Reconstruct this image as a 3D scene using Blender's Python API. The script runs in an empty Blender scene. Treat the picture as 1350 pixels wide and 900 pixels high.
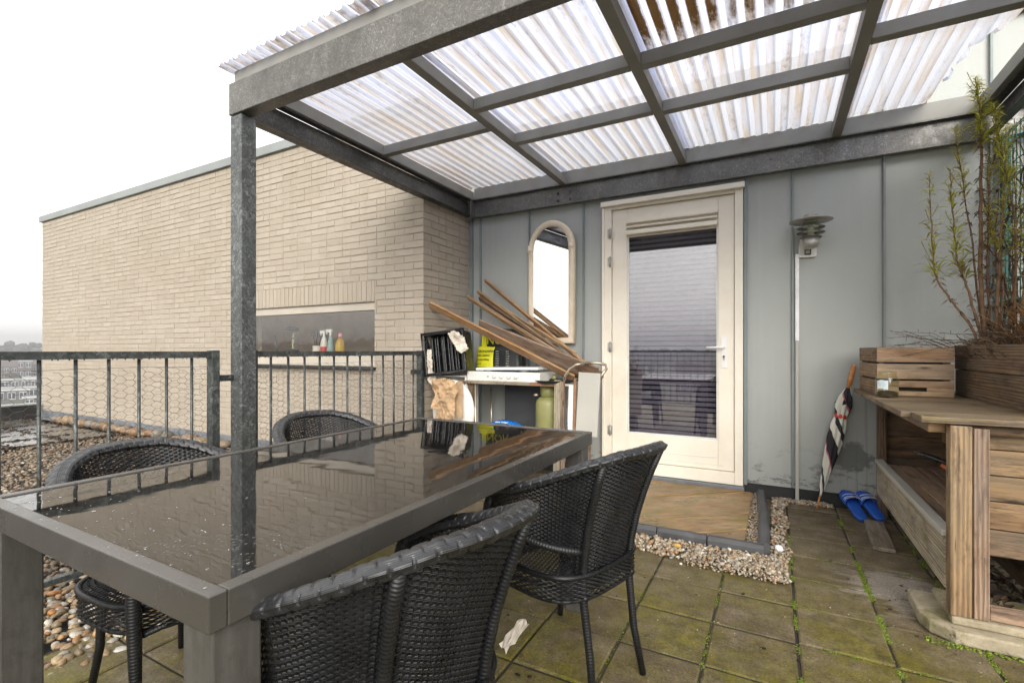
SKYMIX, SKYC, SKYS, SUNE = .6, (10.2, 10.0, 9.7, 1), .115, 1.35
import bpy, math, random
import numpy as np
from mathutils import Vector, Matrix, Euler
random.seed(7); rng = np.random.default_rng(7)
R = math.radians; PI = math.pi
sc = bpy.context.scene
col = sc.collection
EXPO = 1.1

# ------------------------------------------------------------------ materials
class NT:
    def __init__(s, name):
        s.m = bpy.data.materials.new(name); s.m.use_nodes = True
        s.t = s.m.node_tree; s.t.nodes.clear()
        s.out = s.t.nodes.new('ShaderNodeOutputMaterial')
    def n(s, typ, ins=None, **kw):
        nd = s.t.nodes.new('ShaderNode' + typ)
        for k, v in kw.items(): setattr(nd, k, v)
        for k, v in (ins or {}).items(): s.set(nd, k, v)
        return nd
    def set(s, nd, k, v):
        sock = nd.inputs[k]
        if isinstance(v, bpy.types.NodeSocket): s.t.links.new(v, sock)
        elif isinstance(v, bpy.types.Node): s.t.links.new(v.outputs[0], sock)
        else:
            if isinstance(v, (tuple, list)) and sock.type == 'RGBA' and len(v) == 3: v = (*v, 1)
            sock.default_value = v
    def math(s, op, a, b=0.0, clamp=False):
        nd = s.n('Math', operation=op); nd.use_clamp = clamp
        s.set(nd, 0, a); s.set(nd, 1, b); return nd.outputs[0]
    def mix(s, f, a, b, blend='MIX'):
        nd = s.n('Mix', data_type='RGBA', blend_type=blend)
        s.set(nd, 0, f); s.set(nd, 6, a); s.set(nd, 7, b); return nd.outputs[2]
    def ramp(s, f, stops, interp='LINEAR'):
        nd = s.n('ValToRGB'); s.set(nd, 0, f); cr = nd.color_ramp; cr.interpolation = interp
        while len(cr.elements) < len(stops): cr.elements.new(0.5)
        for e, (p, c) in zip(cr.elements, stops):
            e.position = p
            e.color = (c, c, c, 1) if isinstance(c, (int, float)) else (*c, 1)
        return nd.outputs[0]
    def obj(s): return s.n('TexCoord').outputs['Object']
    def attr(s, name='gc'): return s.n('Attribute', attribute_name=name).outputs['Vector']
    def map(s, v, scale=(1, 1, 1), loc=(0, 0, 0), rot=(0, 0, 0)):
        return s.n('Mapping', {'Vector': v, 'Scale': scale, 'Location': loc, 'Rotation': rot}).outputs[0]
    def noise(s, v, scale=5, detail=4, rough=.5, dist=0):
        return s.n('TexNoise', {'Vector': v, 'Scale': scale, 'Detail': detail, 'Roughness': rough, 'Distortion': dist}).outputs[0]
    def bump(s, h, strength=.3, dist=.01, normal=None):
        nd = s.n('Bump', {'Strength': strength, 'Distance': dist, 'Height': h})
        if normal is not None: s.set(nd, 'Normal', normal)
        return nd.outputs[0]
    def bsdf(s, **kw):
        nd = s.n('BsdfPrincipled')
        for k, v in kw.items(): s.set(nd, k.replace('_', ' '), v)
        return nd
    def done(s, sh):
        s.t.links.new(sh.outputs[0] if isinstance(sh, bpy.types.Node) else sh, s.out.inputs[0]); return s.m

def plain(name, c, rough=.5, metal=0., var=.15, scale=6, bump=.1, bscale=40, spec=.5, dirt=None):
    n = NT(name); o = n.obj()
    f = n.noise(o, scale, 5, .6)
    c2 = tuple(x * (1 - var) for x in c); c3 = tuple(min(1, x * (1 + var)) for x in c)
    cc = n.ramp(f, [(.3, c2), (.7, c3)])
    if dirt:
        d = n.ramp(n.noise(o, scale * .6, 6, .7), [(.5, 0.), (.72, 1.)])
        cc = n.mix(d, cc, dirt)
    b = n.bump(n.noise(o, bscale, 3), bump, .002)
    rr = n.ramp(n.noise(o, scale * 2, 4), [(.3, max(.02, rough - .12)), (.7, min(1, rough + .12))])
    return n.done(n.bsdf(Base_Color=cc, Roughness=rr, Metallic=metal, Normal=b, Specular_IOR_Level=spec))

def galv(name, dark, light, rough=.42, metal=.45, scale=28, stain=.4):
    n = NT(name); o = n.obj()
    v = n.n('TexVoronoi', {'Vector': n.map(n.mix(.12, o, n.n('TexNoise', {'Vector': o, 'Scale': 30.}).outputs[1]), (1, 1, .75)), 'Scale': scale}, feature='F1')
    sp = n.ramp(n.n('SeparateColor', {0: v.outputs['Color']}).outputs[0], [(0, dark), (.62, tuple((a + b) / 2 for a, b in zip(dark, light))), (.86, light), (1, tuple(min(1, x * 1.45) for x in light))])
    fine = n.noise(o, 160, 3)
    c = n.mix(n.math('MULTIPLY', n.ramp(fine, [(.5, 0.), (.7, .35)]), 1.), sp, light)
    st = n.ramp(n.noise(n.map(o, (1, 1, .5)), 4.5, 6, .65), [(.42, 0.), (.7, stain)])
    c = n.mix(st, c, tuple(x * .45 for x in dark))
    b = n.bump(fine, .12, .001)
    rr = n.ramp(n.noise(o, 22, 3), [(.3, rough - .12), (.7, rough + .15)])
    return n.done(n.bsdf(Base_Color=c, Roughness=rr, Metallic=metal, Normal=b))

def wood(name, dark, light, grey=None, greyamt=.5, rough=.7, moss=0., knots=True, wet=0.):
    n = NT(name); g = n.attr()
    f = n.noise(n.map(g, (1.0, 13, 13)), 3.2, 7, .7, 1.1)
    w = n.n('TexWave', {'Vector': n.map(g, (.25, 6, 6)), 'Scale': 3.5, 'Distortion': 7., 'Detail': 4., 'Detail Scale': .9, 'Detail Roughness': .6}, wave_type='BANDS', bands_direction='Y').outputs['Fac']
    fm = n.math('ADD', n.math('MULTIPLY', f, .65), n.math('MULTIPLY', w, .35))
    light = tuple(x * 1.25 for x in light); mid = tuple((a * .45 + b * .5) for a, b in zip(dark, light))
    c = n.ramp(fm, [(.22, dark), (.45, mid), (.7, light)])
    if grey:
        m = n.ramp(n.noise(n.map(g, (1.2, 5, 5)), 2.2, 5, .6), [(.5 - greyamt * .35, 1.), (.8 - greyamt * .3, 0.)])
        gg = n.mix(n.ramp(f, [(.3, 0.), (.65, 1.)]), tuple(x * .5 for x in grey), grey)
        c = n.mix(n.math('MULTIPLY', m, .6), c, gg)
    if knots:
        k = n.n('TexVoronoi', {'Vector': n.map(g, (2.3, 9, 9)), 'Scale': 1.35}).outputs['Distance']
        c = n.mix(n.ramp(k, [(.04, .9), (.13, 0.)]), c, tuple(x * .35 for x in dark))
    cr = n.ramp(n.noise(n.map(g, (1.5, 55, 55)), 2.5, 3, .5), [(.3, 1.), (.36, 0.)])
    c = n.mix(n.math('MULTIPLY', cr, .42), c, tuple(x * .25 for x in dark))
    tone = n.ramp(n.noise(n.map(g, (.35, .35, .35)), 1.3, 2, .5), [(.34, .62), (.66, 1.25)])
    c = n.mix(1., c, tone, 'MULTIPLY')
    sn = n.ramp(n.noise(n.map(g, (2.2, 7, 7)), 2.6, 7, .72), [(.50, 0.), (.68, .75)])
    c = n.mix(sn, c, tuple(x * .42 for x in dark))
    if moss:
        ms = n.ramp(n.noise(n.map(g, (1, 2.5, 2.5)), 5, 6, .7), [(.6 - moss * .2, 0.), (.75 - moss * .15, 1.)])
        c = n.mix(n.math('MULTIPLY', ms, .75), c, (.135, .125, .025))
    b = n.bump(n.math('ADD', fm, n.math('MULTIPLY', cr, -.8)), .9, .004)
    rr = n.ramp(n.noise(g, 4, 3), [(.3, max(.1, rough - .2 - wet)), (.7, rough + .1 - wet * .6)])
    return n.done(n.bsdf(Base_Color=c, Roughness=rr, Normal=b))

MT = {}
MT['post'] = galv('galvanised_steel', (.062, .067, .066), (.17, .182, .178), scale=62)
MT['beam'] = galv('grey_galvanised_beam', (.115, .111, .102), (.19, .184, .17), scale=120, stain=.5)
MT['beam_dark'] = galv('dark_steel_beam', (.065, .064, .060), (.13, .127, .12), scale=110, stain=.6)
MT['rafter'] = plain('grey_painted_rafter', (.25, .245, .225), .6, 0, .12, 8, .15)
MT['rail'] = galv('railing_steel', (.05, .056, .055), (.13, .14, .135), scale=45, stain=.6)
MT['table_metal'] = plain('dark_grey_table_metal', (.125, .118, .108), .26, .6, .10, 4, .02, 160)
n = NT('streaked_table_leg_metal'); _o = n.obj(); _f = n.noise(n.map(_o, (1, 1, .12)), 34, 6, .7); _c = n.ramp(_f, [(.3, (.075, .071, .065)), (.5, (.105, .10, .092)), (.72, (.145, .138, .128))]); _c = n.mix(n.ramp(n.noise(_o, 25, 5, .7), [(.5, 0.), (.7, .5)]), _c, (.055, .05, .042)); MT['table_leg'] = n.done(n.bsdf(Base_Color=_c, Roughness=.42, Metallic=.35, Normal=n.bump(_f, .2, .001)))
MT['ratt'] = None
MT['black'] = plain('black_plastic', (.012, .012, .013), .32, 0, .3, 9, .1)
MT['cream'] = plain('cream_painted_wood', (.80, .74, .63), .42, 0, .03, 5, .12, 60, dirt=(.74, .67, .54))
MT['white'] = plain('white_paint', (.78, .78, .76), .4, 0, .05, 6, .05)
MT['offwhite'] = plain('yellowed_white_enamel', (.68, .67, .62), .35, 0, .08, 5, .05)
MT['dark'] = plain('dark_void', (.01, .01, .01), .9)
MT['coping'] = plain('grey_metal_coping', (.27, .285, .28), .5, .3, .15, 3)
MT['green_wire'] = plain('green_coated_wire', (.015, .11, .085), .5)
MT['wire'] = plain('rusty_thin_wire', (.10, .085, .065), .7, .3)
MT['chrome'] = plain('worn_steel_tube', (.50, .42, .32), .3, .8, .25, 5)
MT['rust'] = plain('rusty_edge', (.28, .15, .08), .7, .2, .4, 12)
MT['orange_plastic'] = plain('orange_plastic', (.5, .12, .03), .5)
MT['yellow'] = plain('yellow_packaging', (.62, .60, .02), .45, 0, .1, 12)
MT['char_pack'] = plain('black_packaging', (.02, .022, .022), .4)
MT['paper'] = plain('brown_packing_paper', (.42, .28, .16), .85, 0, .35, 8, .5, 25)
MT['palepaper'] = plain('pale_torn_paper', (.62, .55, .46), .85, 0, .25, 10, .5, 25)
MT['gas'] = plain('olive_gas_bottle_paint', (.235, .23, .085), .42, 0, .15, 8)
MT['darkgrey'] = plain('dark_grey_board', (.055, .057, .062), .6)
MT['greypanel'] = plain('pale_grey_laminate', (.43, .415, .37), .5, 0, .06, 3)
MT['blue'] = plain('blue_foam_rubber', (.012, .085, .42), .45, 0, .12, 8)
MT['bluepack'] = plain('blue_plastic_packet', (.01, .16, .55), .25, 0, .2, 12)
MT['kerb'] = plain('dark_rubber_kerb', (.075, .076, .078), .62, 0, .4, 5, .6, 60)
MT['plinth'] = plain('black_bitumen_plinth', (.022, .022, .022), .6, 0, .5, 6)
MT['lead'] = plain('lead_flashing', (.17, .18, .195), .55, .2, .3, 7, .5, 25)
MT['stoneblock'] = None
MT['red'] = plain('red_trim', (.55, .03, .02), .5)
MT['handle_wood'] = plain('varnished_orange_wood', (.48, .19, .045), .3, 0, .2, 20)
MT['steelgrey'] = plain('brushed_lamp_metal', (.42, .40, .36), .38, .5, .15, 12)
MT['lampdark'] = plain('lamp_fin_metal', (.20, .19, .17), .35, .6, .15, 12)
MT['soil'] = plain('dark_soil', (.04, .028, .018), .95, 0, .4, 12, 1., 30)

MT['wood_orange'] = wood('raw_pine_board', (.24, .09, .02), (.62, .33, .11), (.36, .26, .17), .15)
MT['wood_grey'] = wood('weathered_grey_board', (.15, .085, .05), (.36, .24, .155), (.40, .34, .29), .7)
MT['wood_mid'] = wood('brown_slat', (.10, .05, .02), (.29, .17, .075), (.24, .18, .12), .4)
MT['wood_bench'] = wood('weathered_bench_wood', (.085, .05, .025), (.26, .18, .10), (.28, .235, .17), .65, moss=.3)
MT['wood_crate'] = wood('pale_crate_slat', (.27, .13, .05), (.52, .36, .21), (.40, .33, .25), .4)
MT['wood_planter'] = wood('dark_planter_plank', (.06, .033, .016), (.18, .115, .065), (.17, .14, .10), .6)
MT['wood_plank'] = wood('brown_bench_plank', (.10, .052, .020), (.31, .19, .09), (.24, .19, .12), .3)
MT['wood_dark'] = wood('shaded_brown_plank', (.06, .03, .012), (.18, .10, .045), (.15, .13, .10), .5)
MT['wood_step'] = wood('worn_doorstep_plank', (.17, .075, .022), (.46, .265, .105), (.34, .23, .13), .25, rough=.55, moss=.75, wet=.15)
MT['wood_pale'] = wood('pale_flaking_board', (.20, .14, .09), (.42, .36, .26), (.38, .35, .28), .5, moss=.3)

def m_rattan():
    n = NT('black_woven_rattan'); g = n.attr()
    s = n.n('SeparateXYZ', {0: g}).outputs
    rib = n.math('SINE', n.math('MULTIPLY', s[1], 1900.))
    f = n.noise(n.obj(), 18, 4)
    c = n.ramp(f, [(.3, (.004, .004, .0045)), (.75, (.010, .0105, .012))])
    b = n.bump(rib, .35, .0006)
    return n.done(n.bsdf(Base_Color=c, Roughness=n.ramp(f, [(.3, .24), (.7, .42)]), Normal=b, Specular_IOR_Level=.38))
MT['ratt'] = m_rattan()
def m_rim():
    n = NT('glossy_braided_rim'); g = n.attr(); s = n.n('SeparateXYZ', {0: g}).outputs
    rib = n.math('SINE', n.math('MULTIPLY', s[1], 2600.))
    f = n.noise(n.obj(), 16, 4)
    return n.done(n.bsdf(Base_Color=n.ramp(f, [(.3, (.009, .0095, .0105)), (.75, (.024, .025, .029))]), Roughness=n.ramp(f, [(.3, .24), (.7, .36)]), Normal=n.bump(rib, .4, .0006), Specular_IOR_Level=.75))
MT['rim'] = m_rim()
def m_tube():
    n = NT('black_wrapped_tube'); s = n.n('SeparateXYZ', {0: n.attr()}).outputs
    rib = n.math('SINE', n.math('MULTIPLY', s[0], 700.))
    f = n.noise(n.obj(), 14, 4)
    c = n.ramp(f, [(.3, (.006, .0065, .007)), (.75, (.014, .0145, .016))])
    return n.done(n.bsdf(Base_Color=c, Roughness=.42, Normal=n.bump(rib, .35, .001), Specular_IOR_Level=.4))
MT['tube'] = m_tube()

def m_brick():
    n = NT('painted_cream_brick'); o = n.obj()
    r = n.n('SeparateXYZ', {0: n.attr('rnd')}).outputs
    c = n.ramp(r[0], [(0, (.355, .305, .245)), (.5, (.372, .322, .260)), (1, (.39, .342, .28))])
    joint = r[1]
    c = n.mix(n.math('MULTIPLY', joint, .08), c, (.27, .22, .16))
    big = n.ramp(n.noise(n.map(o, (.5, .5, 1)), 1.6, 6, .65), [(.35, 0.), (.7, .45)])
    c = n.mix(big, c, (.31, .255, .19))
    sp = n.ramp(n.noise(o, 34, 4, .7), [(.62, 0.), (.74, .45)])
    c = n.mix(sp, c, (.25, .20, .14))
    topm = n.ramp(n.n('SeparateXYZ', {0: o}).outputs[2], [(.6, .55), (1., 1.)]); topm.node.inputs[0].default_value = 0; n.t.links.new(n.math('MULTIPLY', n.n('SeparateXYZ', {0: o}).outputs[2], .31), topm.node.inputs[0])
    grime = n.math('MULTIPLY', n.ramp(n.noise(n.map(o, (9, 9, .5)), 1.6, 6, .7), [(.48, 0.), (.75, .55)]), topm)
    c = n.mix(grime, c, (.27, .23, .17))
    h = n.math('ADD', n.noise(o, 55, 5, .65), n.math('MULTIPLY', n.noise(o, 14, 3), .7))
    return n.done(n.bsdf(Base_Color=c, Roughness=.75, Normal=n.bump(h, .75, .006)))
MT['brick'] = m_brick()

def m_clad():
    n = NT('grey_zinc_cladding'); o = n.obj()
    s = n.n('SeparateXYZ', {0: o}).outputs
    f = n.noise(n.map(o, (1.2, 1, .45)), 2.2, 6, .6)
    c = n.ramp(f, [(.3, (.335, .35, .332)), (.7, (.40, .413, .39))])
    streak = n.ramp(n.noise(n.map(o, (14, 1, .35)), 1.4, 5, .65), [(.5, 0.), (.75, .35)])
    c = n.mix(streak, c, (.44, .44, .42))
    fine = n.noise(o, 70, 3)
    c = n.mix(n.math('MULTIPLY', n.ramp(fine, [(.55, 0.), (.7, 1.)]), .1), c, (.42, .43, .42))
    # damp grime along the foot of the wall and one dark stain behind the umbrella
    low = n.ramp(s[2], [(.12, 1.), (.42, 0.)])
    gr = n.ramp(n.noise(n.map(o, (1, 1, 2.2)), 6.5, 7, .72), [(.54, 0.), (.6, 1.)])
    c = n.mix(n.math('MULTIPLY', n.math('MULTIPLY', low, gr), .75), c, (.085, .085, .078))
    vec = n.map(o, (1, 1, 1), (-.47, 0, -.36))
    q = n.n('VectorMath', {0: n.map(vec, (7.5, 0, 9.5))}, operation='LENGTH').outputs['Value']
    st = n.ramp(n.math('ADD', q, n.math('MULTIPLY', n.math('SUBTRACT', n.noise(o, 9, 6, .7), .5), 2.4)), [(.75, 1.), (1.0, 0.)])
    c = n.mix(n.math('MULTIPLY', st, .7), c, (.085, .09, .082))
    drip = n.ramp(n.noise(n.map(o, (40, 1, .5)), 1., 4, .6), [(.55, 0.), (.65, 1.)])
    dm = n.math('MULTIPLY', n.ramp(n.math('ABSOLUTE', n.math('SUBTRACT', s[0], .50)), [(.05, 1.), (.1, 0.)]), n.ramp(s[2], [(.75, 1.), (.9, 0.)]))
    c = n.mix(n.math('MULTIPLY', n.math('MULTIPLY', drip, dm), .6), c, (.13, .115, .07))
    b = n.bump(n.math('ADD', n.math('MULTIPLY', fine, .1), n.noise(n.map(o, (1, 1, .6)), 1.5, 2)), .35, .02)
    return n.done(n.bsdf(Base_Color=c, Roughness=n.ramp(f, [(.3, .5), (.7, .62)]), Metallic=.15, Normal=b))
MT['clad'] = m_clad()
MT['seam'] = plain('dark_teal_seam', (.20, .23, .225), .5, .15, .15, 8)

def m_paver():
    n = NT('mossy_concrete_pavers'); o = n.obj()
    r = n.n('SeparateXYZ', {0: n.attr('rnd')}).outputs
    s = n.n('SeparateXYZ', {0: o}).outputs
    f = n.noise(o, 9, 7, .7)
    c = n.ramp(f, [(.3, (.085, .064, .038)), (.5, (.150, .118, .074)), (.72, (.25, .205, .145))])
    c = n.mix(n.math('MULTIPLY', r[0], .5), c, n.mix(1., c, (.60, .55, .50), 'MULTIPLY'))
    # algae: stronger in the open part away from the wall
    reg = n.ramp(n.math('MULTIPLY', s[1], .25), [(.50, 1.), (.80, .1)])
    al = n.ramp(n.noise(o, 2.6, 7, .68), [(.38, 0.05), (.60, .95)])
    am = n.math('MULTIPLY', n.math('MULTIPLY', al, reg), .86)
    lt = n.ramp(n.math('ADD', s[0], 0.), [(.0, 1.), (1., 1.)])
    c = n.mix(am, c, n.ramp(n.noise(o, 22, 5, .6), [(.3, (.070, .062, .004)), (.7, (.19, .165, .010))]))
    spk = n.n('TexVoronoi', {'Vector': o, 'Scale': 34.}).outputs['Distance']
    spm = n.math('MULTIPLY', n.ramp(spk, [(.05, 1.), (.09, 0.)]), n.ramp(n.noise(o, 7, 2), [(.5, 0.), (.6, 1.)]))
    c = n.mix(n.math('MULTIPLY', spm, .8), c, (.42, .40, .33))
    dk = n.ramp(n.noise(n.map(o, (1, 1, 1), (3, 1, 0)), 5.5, 8, .75), [(.6, 0.), (.7, .7)])
    c = n.mix(dk, c, (.028, .022, .014))
    # pale dried patch beside the bench
    q = n.n('VectorMath', {0: n.map(n.map(o, (1, 1, 1), (-.50, -2.80, 0)), (4.2, 3.4, 0))}, operation='LENGTH').outputs['Value']
    pale = n.ramp(n.math('ADD', q, n.math('MULTIPLY', n.math('SUBTRACT', n.noise(n.map(o, (2, 9, 1)), 3, 6, .7), .5), 2.6)), [(.55, 1.), (.9, 0.)])
    c = n.mix(n.math('MULTIPLY', pale, .62), c, (.36, .32, .28))
    fine = n.noise(o, 140, 4, .7)
    c = n.mix(1., c, n.ramp(fine, [(.32, .55), (.68, 1.4)]), 'MULTIPLY')
    bl = n.noise(n.map(o, (1, 1, 1), (9, 4, 0)), 17, 7, .75)
    c = n.mix(n.ramp(bl, [(.55, 0.), (.66, .65)]), c, (.045, .036, .02))
    h = n.math('ADD', n.math('MULTIPLY', f, .8), n.math('MULTIPLY', fine, .5))
    wet = n.ramp(n.noise(o, 3.1, 5, .6), [(.35, .30), (.62, .72)])
    return n.done(n.bsdf(Base_Color=c, Roughness=wet, Specular_IOR_Level=.28, Normal=n.bump(h, .45, .004)))
MT['paver'] = m_paver()
MT['joint'] = plain('dark_joint_earth', (.035, .028, .018), .95, 0, .5, 20, 1., 60)

def m_moss():
    n = NT('bright_moss'); 
    r = n.n('SeparateXYZ', {0: n.attr('rnd')}).outputs
    c = n.ramp(r[0], [(0, (.05, .055, .008)), (.5, (.11, .15, .012)), (1, (.21, .29, .02))])
    return n.done(n.bsdf(Base_Color=c, Roughness=.9))
MT['moss'] = m_moss()
def m_pebble(name, stops, rough=.45):
    n = NT(name); r = n.n('SeparateXYZ', {0: n.attr('rnd')}).outputs
    c = n.ramp(r[0], stops)
    f = n.noise(n.obj(), 60, 4, .6)
    c = n.mix(1., c, n.ramp(f, [(.3, .72), (.7, 1.12)]), 'MULTIPLY')
    return n.done(n.bsdf(Base_Color=c, Roughness=rough, Normal=n.bump(f, .3, .003)))
MT['pebble'] = m_pebble('river_pebbles', [(0, (.10, .08, .055)), (.18, (.30, .22, .12)), (.34, (.20, .105, .045)), (.48, (.40, .31, .19)), (.6, (.40, .17, .04)), (.72, (.17, .165, .15)), (.86, (.48, .44, .37)), (1, (.60, .57, .5))])
MT['pebble_brown'] = m_pebble('brown_roof_gravel', [(0, (.05, .035, .022)), (.3, (.15, .10, .06)), (.6, (.24, .165, .10)), (.85, (.13, .115, .09)), (1, (.42, .37, .30))])
MT['pebble_pale'] = m_pebble('pale_fine_gravel', [(0, (.03, .028, .026)), (.14, (.20, .15, .09)), (.3, (.46, .37, .25)), (.42, (.24, .24, .22)), (.55, (.36, .19, .08)), (.68, (.44, .38, .29)), (.85, (.30, .23, .14)), (1, (.66, .62, .54))])
MT['cobble'] = m_pebble('rust_brown_cobble', [(0, (.09, .05, .025)), (.35, (.24, .13, .06)), (.6, (.17, .15, .12)), (.8, (.28, .19, .10)), (1, (.12, .10, .08))])

def m_sheet():
    n = NT('weathered_corrugated_plastic'); o = n.obj()
    s = n.n('SeparateXYZ', {0: n.attr()}).outputs   # x: across, y: along, z: profile height 0..1
    r = n.n('SeparateXYZ', {0: n.attr('rnd')}).outputs
    valley = n.math('SUBTRACT', 1., s[2])
    gn = n.noise(n.map(n.attr(), (1.5, .35, 0)), 2.6, 5, .65)
    blot = n.noise(n.map(n.attr(), (18, 6, 0)), 2.5, 6, .75)
    near = n.ramp(n.math('MULTIPLY', s[1], .2), [(.33, 1.), (.56, .15)])      # algae gathers at the low front end of the sheets
    amt = n.math('ADD', n.math('MULTIPLY', near, .34), n.math('MULTIPLY', r[0], .24))
    dm = n.math('MULTIPLY', valley, n.ramp(n.math('ADD', n.math('ADD', n.math('MULTIPLY', gn, .55), n.math('MULTIPLY', blot, .45)), n.math('MULTIPLY', amt, .5)), [(.66, 0.), (.88, 1.)]), True)
    hv = n.math('MULTIPLY', n.ramp(r[0], [(.8, 0.), (.93, 1.)]), n.ramp(n.math('ADD', n.math('MULTIPLY', s[1], .2), n.math('MULTIPLY', n.math('SUBTRACT', blot, .5), .12)), [(.49, 1.), (.535, 0.)]))
    hv = n.math('MULTIPLY', hv, n.ramp(n.math('ADD', valley, n.math('MULTIPLY', n.math('SUBTRACT', blot, .5), 1.6)), [(.45, 0.), (.62, 1.)]))
    hv = n.math('MULTIPLY', hv, n.ramp(gn, [(.36, .0), (.48, 1.)]))
    dm = n.math('MAXIMUM', dm, hv)
    ltd = n.math('MULTIPLY', n.ramp(n.noise(n.map(n.attr(), (9, .5, 0)), 2.6, 5, .7), [(.40, 0.), (.60, 1.)]), n.math('ADD', .16, n.math('MULTIPLY', valley, .62)))
    c = n.mix(ltd, (.655, .665, .715), (.47, .37, .26))
    c = n.mix(dm, c, n.mix(blot, (.03, .018, .006), (.20, .10, .03)))
    tr = n.n('BsdfTranslucent', {'Color': c})
    tp = n.n('BsdfTransparent', {'Color': n.mix(dm, (.58, .66, .92), (.2, .11, .04))})
    df = n.bsdf(Base_Color=c, Roughness=.25)
    a = n.n('MixShader', {0: n.math('SUBTRACT', .34, n.math('MULTIPLY', ltd, .4)), 1: tr, 2: tp})
    tf = n.math('SUBTRACT', .30, n.math('MULTIPLY', dm, .10))
    b2 = n.n('MixShader', {0: n.math('ADD', .16, n.math('MULTIPLY', dm, .5), True), 1: a, 2: df})
    return n.done(b2)
MT['sheet'] = m_sheet()

def m_glass(name, tint, refl, rough=.0, bumpy=0, thru=True):
    n = NT(name); o = n.obj()
    kw = {}
    if bumpy: kw['Normal'] = n.bump(n.noise(o, 2.2, 2), bumpy, .02)
    gl = n.n('BsdfGlossy', {'Color': (1, 1, 1), 'Roughness': rough, **kw})
    tp = n.n('BsdfTransparent', {'Color': tint})
    lw = n.n('LayerWeight', {'Blend': .5}).outputs['Facing']
    f = n.math('ADD', n.math('MULTIPLY', n.math('POWER', lw, 4.5), .85), refl, True)
    return n.done(n.n('MixShader', {0: f, 1: tp, 2: gl}))
MT['doorglass'] = m_glass('door_glass', (.80, .79, .84), .18)
MT['winglass'] = m_glass('window_glass', (.92, .91, .89), .09)
MT['jarglass'] = m_glass('dusty_jar_glass', (.86, .88, .78), .04)
MT['mirror'] = None
n = NT('mirror_silver'); MT['mirror'] = n.done(n.n('BsdfGlossy', {'Color': (.93, .94, .94), 'Roughness': .0}))
def m_tabletop():
    n = NT('wet_dark_glass_tabletop'); o = n.obj()
    s = n.n('SeparateXYZ', {0: o}).outputs
    w = n.noise(o, 7, 2, .4)
    far = n.ramp(s[1], [(.1, .06), (.7, 1.)])
    dv = n.n('TexVoronoi', {'Vector': n.map(o, (1, 1, 1)), 'Scale': 95.}).outputs['Distance']
    reg = n.ramp(n.noise(o, 3.4, 4, .6), [(.52, 0.), (.60, 1.)])
    nearm = n.ramp(n.math('ADD', s[1], .8), [(.05, 1.), (.5, .0)])
    drops = n.math('MULTIPLY', n.math('MULTIPLY', n.ramp(dv, [(.12, 1.), (.26, 0.)]), reg), nearm)
    b1 = n.bump(w, .16, .004)
    b = n.bump(drops, .5, .0025, b1)
    f = n.noise(o, 12, 5, .6)
    return n.done(n.bsdf(Base_Color=n.mix(drops, (.012, .011, .010), (.10, .10, .095)), Roughness=n.ramp(f, [(.35, .015), (.75, .06)]), IOR=2.05, Normal=b, Coat_Weight=0.))
MT['tabletop'] = m_tabletop()
def m_umb():
    n = NT('striped_umbrella_cloth'); s = n.n('SeparateXYZ', {0: n.attr()}).outputs
    p = n.math('FRACT', n.math('ADD', n.math('MULTIPLY', s[0], 1.6), n.math('MULTIPLY', s[1], 1.0)))
    c = n.ramp(p, [(0, (.60, .58, .50)), (.26, (.45, .12, .14)), (.30, (.018, .016, .02)), (.62, (.66, .64, .56)), (.82, (.02, .018, .022)), (.93, (.55, .62, .5))], 'CONSTANT')
    return n.done(n.bsdf(Base_Color=c, Roughness=.8))
MT['umb'] = m_umb()
def m_block():
    n = NT('mossy_concrete_block'); o = n.obj()
    f = n.noise(o, 11, 7, .7)
    c = n.ramp(f, [(.3, (.22, .18, .11)), (.7, (.44, .38, .27))])
    ms = n.ramp(n.noise(o, 5, 7, .75), [(.5, 0.), (.62, 1.)])
    c = n.mix(n.math('MULTIPLY', ms, .7), c, (.12, .11, .015))
    dk = n.ramp(n.noise(o, 14, 7, .75), [(.58, 0.), (.66, .8)])
    c = n.mix(dk, c, (.05, .04, .025))
    return n.done(n.bsdf(Base_Color=c, Roughness=.85, Normal=n.bump(f, .8, .012)))
MT['stoneblock'] = m_block()
def m_leaf(name, stops):
    n = NT(name); r = n.n('SeparateXYZ', {0: n.attr('rnd')}).outputs
    c = n.ramp(r[0], stops)
    d = n.bsdf(Base_Color=c, Roughness=.6)
    t = n.n('BsdfTranslucent', {'Color': c})
    return n.done(n.n('MixShader', {0: .45, 1: d, 2: t}))
MT['leaf'] = m_leaf('yellow_green_weed_leaves', [(0, (.26, .19, .05)), (.3, (.42, .40, .06)), (.7, (.62, .64, .09)), (1, (.74, .68, .24))])
MT['leaf_dry'] = m_leaf('dry_brown_leaves', [(0, (.05, .028, .018)), (.5, (.16, .095, .05)), (1, (.30, .20, .11))])
MT['leaf_rust'] = m_leaf('rusty_dry_stalks', [(0, (.22, .08, .02)), (.5, (.34, .15, .04)), (1, (.38, .26, .12))])
MT['stem'] = plain('brown_weed_stem', (.20, .115, .06), .8, 0, .35, 30)
MT['twig'] = plain('dark_climber_twig', (.075, .045, .035), .85, 0, .4, 30)
MT['litter'] = m_leaf('dark_wet_leaf_litter', [(0, (.012, .009, .007)), (.5, (.05, .03, .018)), (.85, (.13, .08, .045)), (1, (.22, .2, .17))])
MT['roofslab'] = plain('wet_dark_roof_slabs', (.075, .072, .062), .22, 0, .45, 2.5, .3, 30)
MT['town'] = plain('town_ground', (.09, .10, .06), .9, 0, .4, .01, .1)
MT['farbrick'] = plain('far_house_brick', (.10, .07, .06), .8)
MT['fargrey'] = plain('far_house_render', (.12, .115, .11), .8)
MT['farroof'] = plain('far_roof_tiles', (.10, .08, .075), .7)
MT['farwhite'] = plain('far_white_trim', (.5, .5, .5), .6)
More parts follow.
